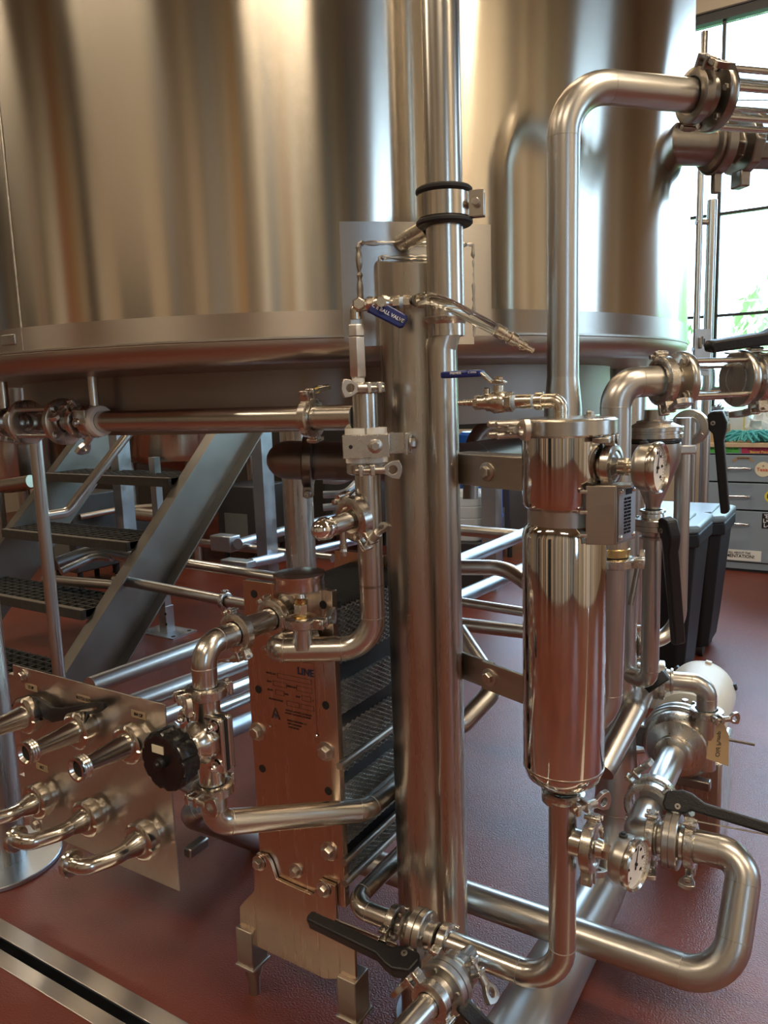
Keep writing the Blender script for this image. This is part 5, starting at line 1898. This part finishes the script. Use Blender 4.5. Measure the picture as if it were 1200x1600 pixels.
sticker('white bumper sticker reading IT\'S ALL ABOUT THE FERMENTATION on the lowest drawer', 1114, 1189, 856, 878, 'paper',
        [("IT'S ALL ABOUT THE", 0, .42, .27, 'black_print', True, .95), ('FERMENTATION!', 0, -.22, .42, 'black_print', True, .95)])
sticker('lime green bumper sticker on the cabinet top rail', 1105, 1155, 698.5, 707.5, 'lime_sticker',
        [("ENGINEERS DON'T DRINK BEER", 0, .35, .42, 'black_print', True, .85), ("they'll just engineer it", 0, -.40, .36, 'black_print', False, .9)], CY - .0005)
sticker('red lettered sticker with yellow script on the cabinet top rail', 1159, 1215, 699, 709, 'red_sticker',
        [('HOP HEROES PUB', 0, .35, .5, 'black_print', True, .9), ('Beaver Pond', 0, -.5, .55, 'yellow_print', True, 1)], CY - .0005)
sticker('brown ribbon sticker above the top drawer handle', 1143, 1180, 713, 722, 'tan_sticker', [('BLENDERSWEISS', 0, .35, .36, 'black_print', True, .8)], shape='banner')
sticker('round cream sticker with red Texas lettering on the top drawer', 1180, 1205, 722, 745, 'cream_sticker', [('Texas', 0, -.05, .34, 'red_print', True, 1), ('★', 0, .45, .25, 'tan_sticker', False, 1)], shape='round')
sticker('round yellow sticker at the right edge of the middle drawer', 1195, 1216, 766, 786, 'yellow_print', [('B', -.4, 0, .5, 'black_print', True, 1)], shape='round')
sticker('black square sticker with white strokes on the lowest drawer', 1191, 1217, 802, 827, 'black_print', [("'E", -.5, .6, .36, 'white_print', True, 1), ('L=', -.5, 0, .36, 'white_print', True, 1), ('L-', -.5, -.6, .36, 'white_print', True, 1)])

# things on the worktop
WT = ctop


def on_top(px, y):           # point on the worktop below pixel column px at depth y
    p = AY(px, 690, y)
    return Vector((p.x, y, WT))


c = on_top(1116, CY + .14)
bxo = thing('cardboard_box', 'small open cardboard box on the worktop holding the grey duster', 'box', c)
mb = MB()
for (x0_, x1_, y0_, y1_) in ((-.10, .09, -.10, -.095), (-.10, .09, .095, .10), (-.10, -.095, -.10, .10), (.085, .09, -.10, .10)):
    mb.bx(c.x + x0_, c.x + x1_, c.y + y0_, c.y + y1_, WT, WT + .12)
mb.bx(c.x - .095, c.x + .085, c.y - .095, c.y + .095, WT, WT + .004)
part(mb, 'box_walls', 'cardboard', bxo)
du = thing('duster', 'fluffy grey duster stuffed into the cardboard box', 'duster', c + Z_ * .01)
mb = MB()
dc = c + Vector((.0, -.02, .175))
for _ in range(260):
    d = Vector((random.gauss(0, 1), random.gauss(0, 1), random.gauss(0, .9))).normalized()
    e = dc + d * random.uniform(.06, .095)
    mb.sweep([dc + d * .02, dc + d * .05, e + Vector((random.uniform(-.02, .02),) * 3)], [.008, .009, .003], 5, True)
part(mb, 'fluff', 'duster_grey', du, kind='stuff')
part(MB().cyl(dc - Z_ * .15, Z_, .012, 0, .1, 12), 'grip', 'dark_steel', du)
c = on_top(1150, CY + .30)
tb_ = thing('plastic_tub', 'tall translucent plastic tub on the worktop behind the gloves', 'tub', c)
part(MB().bx(c.x - .085, c.x + .085, c.y - .08, c.y + .08, WT, WT + .21), 'tub_wall', 'milky', tb_, .01)
part(MB().bx(c.x + .055, c.x + .062, c.y - .084, c.y - .0805, WT + .05, WT + .20), 'yellow_strip', 'yellow_print', tb_)
c = on_top(1196, CY + .26)
bg = thing('plastic_bag', 'crumpled clear plastic bag heaped on the worktop at the right edge', 'bag', c)
mb = MB()
n1_, n2_ = 14, 22
for i in range(n1_ + 1):
    th_ = math.pi * .5 * i / n1_
    for j in range(n2_):
        ph = 2 * math.pi * j / n2_
        r = .15 * (1 + random.uniform(-.16, .16))
        mb.v.append(c + Vector((math.cos(ph) * math.cos(th_) * r, math.sin(ph) * math.cos(th_) * r * .9, math.sin(th_) * r * 1.35)))
for i in range(n1_):
    for j in range(n2_):
        k = (j + 1) % n2_
        mb.f.append((i * n2_ + j, i * n2_ + k, (i + 1) * n2_ + k, (i + 1) * n2_ + j))
part(mb, 'film', 'milky', bg)
c = on_top(1172, CY + .06)
gl = thing('mop_head', 'pale turquoise stringy mop head spread on the worktop edge', 'mop head', c)
mb = MB()
for _ in range(150):
    a = random.uniform(0, 2 * math.pi)
    L = random.uniform(.08, .17)
    d = Vector((math.cos(a) * 1.15, math.sin(a) * .42, 0))
    s = c + Vector((random.uniform(-.05, .05), random.uniform(-.02, .03), .045 + random.uniform(-.01, .02)))
    mb.sweep([s, s + d * L * .5 + Z_ * random.uniform(.0, .02), s + d * L - Z_ * random.uniform(.02, .035)], .0065, 6, True)
part(mb, 'strings', 'aqua', gl, kind='stuff')
c = on_top(1125, CY + .08)
# ------------------------------------------------------------------ stair with grated treads
XS, XF = -2.95, -4.05
s_lo, s_hi = AX(215, 860, XS), AX(330, 678, XS)
sd_ = (s_hi - s_lo).normalized()
sn = Vector((0, -sd_.z, sd_.y))
if sn.z < 0:
    sn = -sn
b_lo = AX(296, 860, XS)
WEB = abs((b_lo - s_lo).dot(sn))
t0 = -s_lo.z / sd_.z + .02
t1_ = (1.62 - s_lo.z) / sd_.z
stair = thing('stair', 'galvanised steel stair with black grated treads climbing away at left', 'stair', (-3.5, 2.2, 0))
for X, d in ((XS, 1), (XF, -1)):
    base = Vector((X, s_lo.y, s_lo.z))
    mid = base + sd_ * ((t0 + t1_) / 2) - sn * WEB / 2
    hl_ = (t1_ - t0) / 2
    # C-channel: web with top and bottom flanges facing outwards
    mb = MB().box(mid - X_ * d * .032, X_, sd_, sn, .004, hl_, WEB / 2)
    mb.box(mid + sn * (WEB / 2 - .004), X_, sd_, sn, .034, hl_, .004)
    mb.box(mid - sn * (WEB / 2 - .004), X_, sd_, sn, .034, hl_, .004)
    part(mb, 'stringer', 'stringer_steel', stair)
treads = [(.914, 2.72), (.634, 2.43), (.368, 2.15), (.10, 1.87)]
DEP = .29
for z, y in treads:
    x0_, x1_ = XF + .04, XS - .04
    mb = MB()
    nb, nc = 7, 16
    for k in range(nb):
        yy = y + .028 + (DEP - .04) * k / (nb - 1)
        mb.bx(x0_, x1_, yy - .0035, yy + .0035, z - .035, z)
    for k in range(nc + 1):
        xx = x0_ + (x1_ - x0_) * k / nc
        mb.bx(xx - .004, xx + .004, y + .02, y + DEP, z - .035, z - .0005)
    tr = part(mb, 'tread', 'grating', stair)
    part(MB().bx(x0_, x1_, y, y + .026, z - .001, z + .0015), 'nosing', 'grating_edge', tr)
    part(MB().bx(x0_, x1_, y - .002, y + .006, z - .045, z - .001), 'front_bar', 'grating', tr)
    part(MB().bx(x1_ - .002, x1_ + .004, y, y + DEP, z - .045, z - .002), 'end_bar', 'grating', tr)
# supports
fp_ = AZ(262, 988, 0)
pt = part(MB().bx(fp_.x - .022, fp_.x + .022, fp_.y - .022, fp_.y + .022, .004, 1.0), 'support_post', 'galvanised', stair)
part(MB().bx(fp_.x - .03, fp_.x + .03, fp_.y - .03, fp_.y + .03, .006, .16), 'post_sleeve', 'galvanised', pt, .002)
part(MB().bx(fp_.x - .14, fp_.x + .14, fp_.y - .09, fp_.y + .09, 0, .008), 'foot_plate', 'galvanised', pt)
for k, (dx, dy) in enumerate(((-.11, -.06), (.11, -.06), (.11, .06), (-.11, .06))):
    part(MB().cyl(Vector((fp_.x + dx, fp_.y + dy, .008)), Z_, .012, 0, .002, 12), 'anchor_hole', 'black_rubber', pt)
for z in (.06, .12):
    part(MB().cyl(Vector((fp_.x + .03, fp_.y - .031, z)), -V, .008, 0, .002, 12), 'sleeve_hole', 'black_rubber', pt)
tpst = AX(409, 700, XS - .08)
part(MB().bx(tpst.x - .04, tpst.x + .04, tpst.y - .05, tpst.y + .05, 0, 1.6), 'platform_post', 'galvanised', stair)
p2 = AX(190, 735, XF + .35)
part(MB().bx(p2.x - .035, p2.x + .035, p2.y - .045, p2.y + .045, 0, 1.6), 'platform_post', 'galvanised', stair)
# handrail: vertical stanchion and sloping rail
hb_ = AX(92, 1052, XS + .05)
hr_ = thing('handrail', 'round steel handrail stanchion with sloping rail in front of the stair', 'handrail', Vector((hb_.x, hb_.y, hb_.z)))
part(MB().cyl(Vector((hb_.x, hb_.y, 0)), Z_, .0255, hb_.z - .12, 1.24, 24), 'stanchion', 'pipe_satin', hr_)
r0 = AX(70, 803, XS + .05)
r1 = AX(98, 797, XS + .05)
r2 = AX(200, 678, XS + .05)
r0 = Vector((hb_.x, hb_.y, r0.z - .01))
part(MB().tube([r0, Vector((hb_.x, r1.y + .02, r0.z + .0)), Vector((hb_.x, r2.y, r2.z)), Vector((hb_.x, r2.y + (r2.y - r1.y), r2.z + (r2.z - r0.z)))], .0215, .06, 22), 'sloping_rail', 'pipe_satin', hr_)

# ------------------------------------------------------------------ background behind the stair and between leg and housing
# dark copper-toned capped pipe under the kettle
bp0, bp1 = A(452, 719, 1.86), A(640, 722, 1.86)
bdir2 = (bp1 - bp0).normalized()
ec = thing('capped_pipe', 'dark capped outlet pipe under the kettle behind the tee column', 'pipe', bp0 - Z_ * .05)
prf = [(-.055, 0)] + [(-.055 + .055 * (1 - math.cos(math.radians(q))), .047 * math.sin(math.radians(q))) for q in range(15, 91, 15)] + [(.30, .047)]
part(MB().lathe(bp0, bdir2, prf, 36), 'tube', 'skirt_steel', ec)
clamp('dark tri-clamp with hanging wing nut on the capped outlet pipe', A(482, 720, 1.85), bdir2, .047, -Z_ + RT * .1, mat='dark_cast', k=1.35, wing='dark_cast', side=-1, wdir=FW * -1)
pipe('outlet pipe dropping from the capped pipe to the far side', [bp0 + bdir2 * .30, bp0 + bdir2 * .42, bp0 + bdir2 * .42 + V * .6], .047, .12, 'skirt_steel', 28)

# second tank behind the stair
def small_tank(label, px, py_bot, d, r, legs=True):
    p = A(px, py_bot, d)
    c = Vector((p.x, p.y, 0))
    t = thing('fermenter', label, 'tank', c, 'tanks behind the stair')
    part(MB().lathe(c, Z_, [(p.z - .12, .12), (p.z, r * .95), (p.z + .05, r), (p.z + 1.6, r), (p.z + 1.75, r * .7), (p.z + 1.8, .1)], 56), 'shell', 'tank_steel', t)
    for k in range(4):
        a = math.radians(45 + 90 * k)
        part(MB().cyl(c + Vector((math.cos(a), math.sin(a), 0)) * r * .82, Z_, .05, 0, p.z + .02, 18), 'leg', 'leg_steel', t)
    return c


small_tank('round-bottomed steel tank on legs seen under the header pipe behind the stair', 300, 712, 6.6, .62)
small_tank('second steel tank on legs at the far left behind the sight glass', 15, 745, 6.3, .55)

# pipes along the floor behind
def bg(label, pts, r, mat='pipe_satin', bend=None):
    return pipe(label, pts, r, bend, mat, 16, seam=False)


bg('floor pipe running right behind the stair foot to the exchanger', [A(180, 905, 3.75), A(350, 938, 3.35), A(392, 946, 3.25)], .024)
clamp('small clamp with hanging lever on the floor pipe left of the exchanger', A(352, 939, 3.34), (A(392, 946, 3.25) - A(350, 938, 3.35)), .024, -Z_, k=1.1)
bg('floor pipe above it, passing behind the exchanger top', [A(290, 880, 4.25), A(435, 903, 4.05), A(560, 925, 3.9)], .028)
bg('far pipe with grey valve block behind the stair', [A(230, 838, 5.2), A(400, 858, 4.8), A(520, 872, 4.5)], .026)
solo(MB().box(A(352, 848, 4.85), U, V, Z_, .085, .05, .05), 'valve_block', 'galvanised', 'grey valve block on the far pipe behind the stair', 'valve', None, None, .008)
solo(MB().box(A(372, 880, 4.4), U, V, Z_, .10, .04, .02), 'mounting_plate', 'galvanised', 'flat grey plate on the floor under the valve block', 'plate', None, None, .004)
bg('pale blue-white pipe slanting up behind the exchanger', [A(372, 850, 4.75), A(470, 822, 5.6), A(560, 800, 6.4)], .034, 'galvanised')
bg('lower pale pipe slanting up behind the exchanger', [A(392, 880, 4.4), A(500, 858, 5.0), A(575, 840, 5.5)], .030, 'galvanised')
bg('curved pipe bend under the third tread', [A(90, 880, 4.5), A(150, 858, 4.6), A(215, 872, 4.4)], .038, 'galvanised', .2)
bg('second curved pipe bend under the third tread', [A(95, 893, 4.4), A(150, 868, 4.55), A(175, 872, 4.5)], .024, 'galvanised', .2)
bg('pipe under the second tread running to the right', [A(70, 905, 3.9), A(190, 915, 3.7)], .024)
bg('thin pale pipe behind the second tread', [A(125, 808, 5.4), A(190, 795, 5.6), A(260, 790, 5.5)], .022)
bg('short pipe with flange at far left behind the handrail', [A(0, 760, 5.5), A(48, 752, 5.4)], .045)
bg('pipe with union right of the stair post behind', [A(215, 803, 5.3), A(262, 808, 5.2)], .045)
# pipes receding under the panel to the exchanger
bg('upper floor pipe running back from the transfer panel', [A(140, 1072, 2.35), A(312, 1010, 2.75), A(520, 940, 3.4)], .028, 'pipe_satin')
bg('second floor pipe running back from the transfer panel', [A(205, 1100, 2.25), A(390, 1032, 2.7), A(560, 970, 3.3)], .028, 'pipe_satin')
bg('third floor pipe running back from the transfer panel', [A(250, 1122, 2.12), A(392, 1066, 2.52), A(560, 1005, 3.0)], .022, 'pipe_satin')
bg('fourth floor pipe running back behind the handwheel valve', [A(270, 1137, 2.3), A(400, 1085, 2.74), A(560, 1030, 3.2)], .020, 'pipe_satin')
bg('thick pale pipe running back below the others', [A(300, 1165, 2.35), A(395, 1124, 2.62), A(570, 1052, 3.15)], .030, 'galvanised')
# between the leg and the housing
bg('upper cross pipe seen between leg and filter housing', [A(690, 826, 4.4) - Z_ * A(690, 826, 4.4).z, A(690, 826, 4.4), A(830, 838, 4.3)], .032, 'pipe_satin', .08)
bg('bright pipe slanting up between leg and filter housing', [A(700, 884, 3.5), A(830, 830, 4.2)], .033, 'galvanised')
bg('lower bright pipe slanting up between leg and filter housing', [A(700, 942, 3.3), A(830, 884, 4.0)], .033, 'galvanised')
bg('bent cross pipe between leg and filter housing', [A(690, 886, 2.95), A(790, 887, 2.95), A(830, 915, 2.85)], .030, 'pipe_satin', .12)
bg('thin cross pipe between leg and filter housing', [A(690, 936, 3.1), A(830, 958, 2.95)], .019)
bg('lowest thick cross pipe between leg and filter housing', [A(690, 972, 3.0), A(830, 988, 2.9)], .027)
bg('elbowed pipe low between leg and filter housing', [A(715, 985, 2.15), A(775, 1075, 2.05), A(725, 1128, 2.0), A(690, 1150, 2.0)], .026, 'pipe_satin', .05)
bg('dark curved pipe behind the upper bracket', [A(735, 780, 2.6), A(738, 668, 2.6), A(830, 660, 2.7)], .026, 'skirt_steel', .10)
c = A(735, 800, 5.2)
jg = thing('plastic_jug', 'white ribbed plastic drum seen between leg and filter housing', 'drum', Vector((c.x, c.y, c.z - .18)))
part(MB().lathe(Vector((c.x, c.y, c.z)), Z_, [(-.18, .13), (-.17, .14), (-.03, .14), (-.025, .134), (-.018, .14), (.05, .14), (.055, .134), (.062, .14), (.12, .135), (.15, .10)], 32), 'drum_body', 'jug_white', jg)
solo(MB().box(Vector((c.x, c.y, (c.z - .18) / 2)), X_, Y_, Z_, .16, .15, (c.z - .18) / 2), 'drum_crate', 'dark_steel', 'dark block under the white drum behind the leg', 'platform', None, None, .01)
c = A(752, 790, 5.5)
jb = thing('blue_drum', 'bright blue plastic drum seen between leg and filter housing', 'drum', Vector((c.x, c.y, 0)))
part(MB().lathe(Vector((c.x, c.y, 0)), Z_, [(0, .14), (.02, .15), (.4, .15), (.41, .155), (.43, .155), (.44, .15), (1.0, .15), (1.02, .13)], 32), 'drum_body', 'blue_drum', jb)
pst = A(768, 780, 5.0)
solo(MB().bx(pst.x - .05, pst.x + .05, pst.y - .05, pst.y + .05, 0, 1.5), 'steel_post', 'galvanised', 'grey square post seen between leg and filter housing', 'post')
# hose loops and dark plant behind the tee column
for k, (y0, y1, dd) in enumerate(((742, 752, 3.6), (765, 772, 3.7), (785, 790, 3.8))):
    bg('%s bent grey tube behind the tee column' % ('upper', 'middle', 'lower')[k], [A(505, y0 + 8, dd), A(540, y1, dd), A(566, y0 - 20, dd + .1)], .018, 'galvanised', .08)
for k, (px, d, w, h) in enumerate(((130, 5.6, .3, .55), (215, 6.0, .3, .35), (395, 6.3, .4, .5), (560, 6.6, .4, .6), (790, 6.2, .25, .5))):
    c = A(px, 800, d)
    eq = thing('machine_cabinet', ('dark equipment cabinet in the background behind the second tread', 'low dark equipment cabinet behind the top tread', 'dark equipment cabinet right of the stair stringer',
                                   'dark equipment cabinet behind the exchanger', 'dark equipment cabinet behind the filter housing')[k], 'machine', Vector((c.x, c.y, 0)), 'dark equipment along the back wall')
    part(MB().bx(c.x - w / 2, c.x + w / 2, c.y - .2, c.y + .2, .12, .12 + h), 'housing', 'dark_steel', eq, .01)
    for sx in (-1, 1):
        for sy in (-1, 1):
            part(MB().cyl(Vector((c.x + sx * w * .4, c.y + sy * .16, 0)), Z_, .02, 0, .121, 10), 'foot', 'black_rubber', eq)
    part(MB().bx(c.x - w * .3, c.x + w * .3, c.y - .206, c.y - .2, .2, .2 + h * .4), 'front_cover', 'grey_rubber', eq)
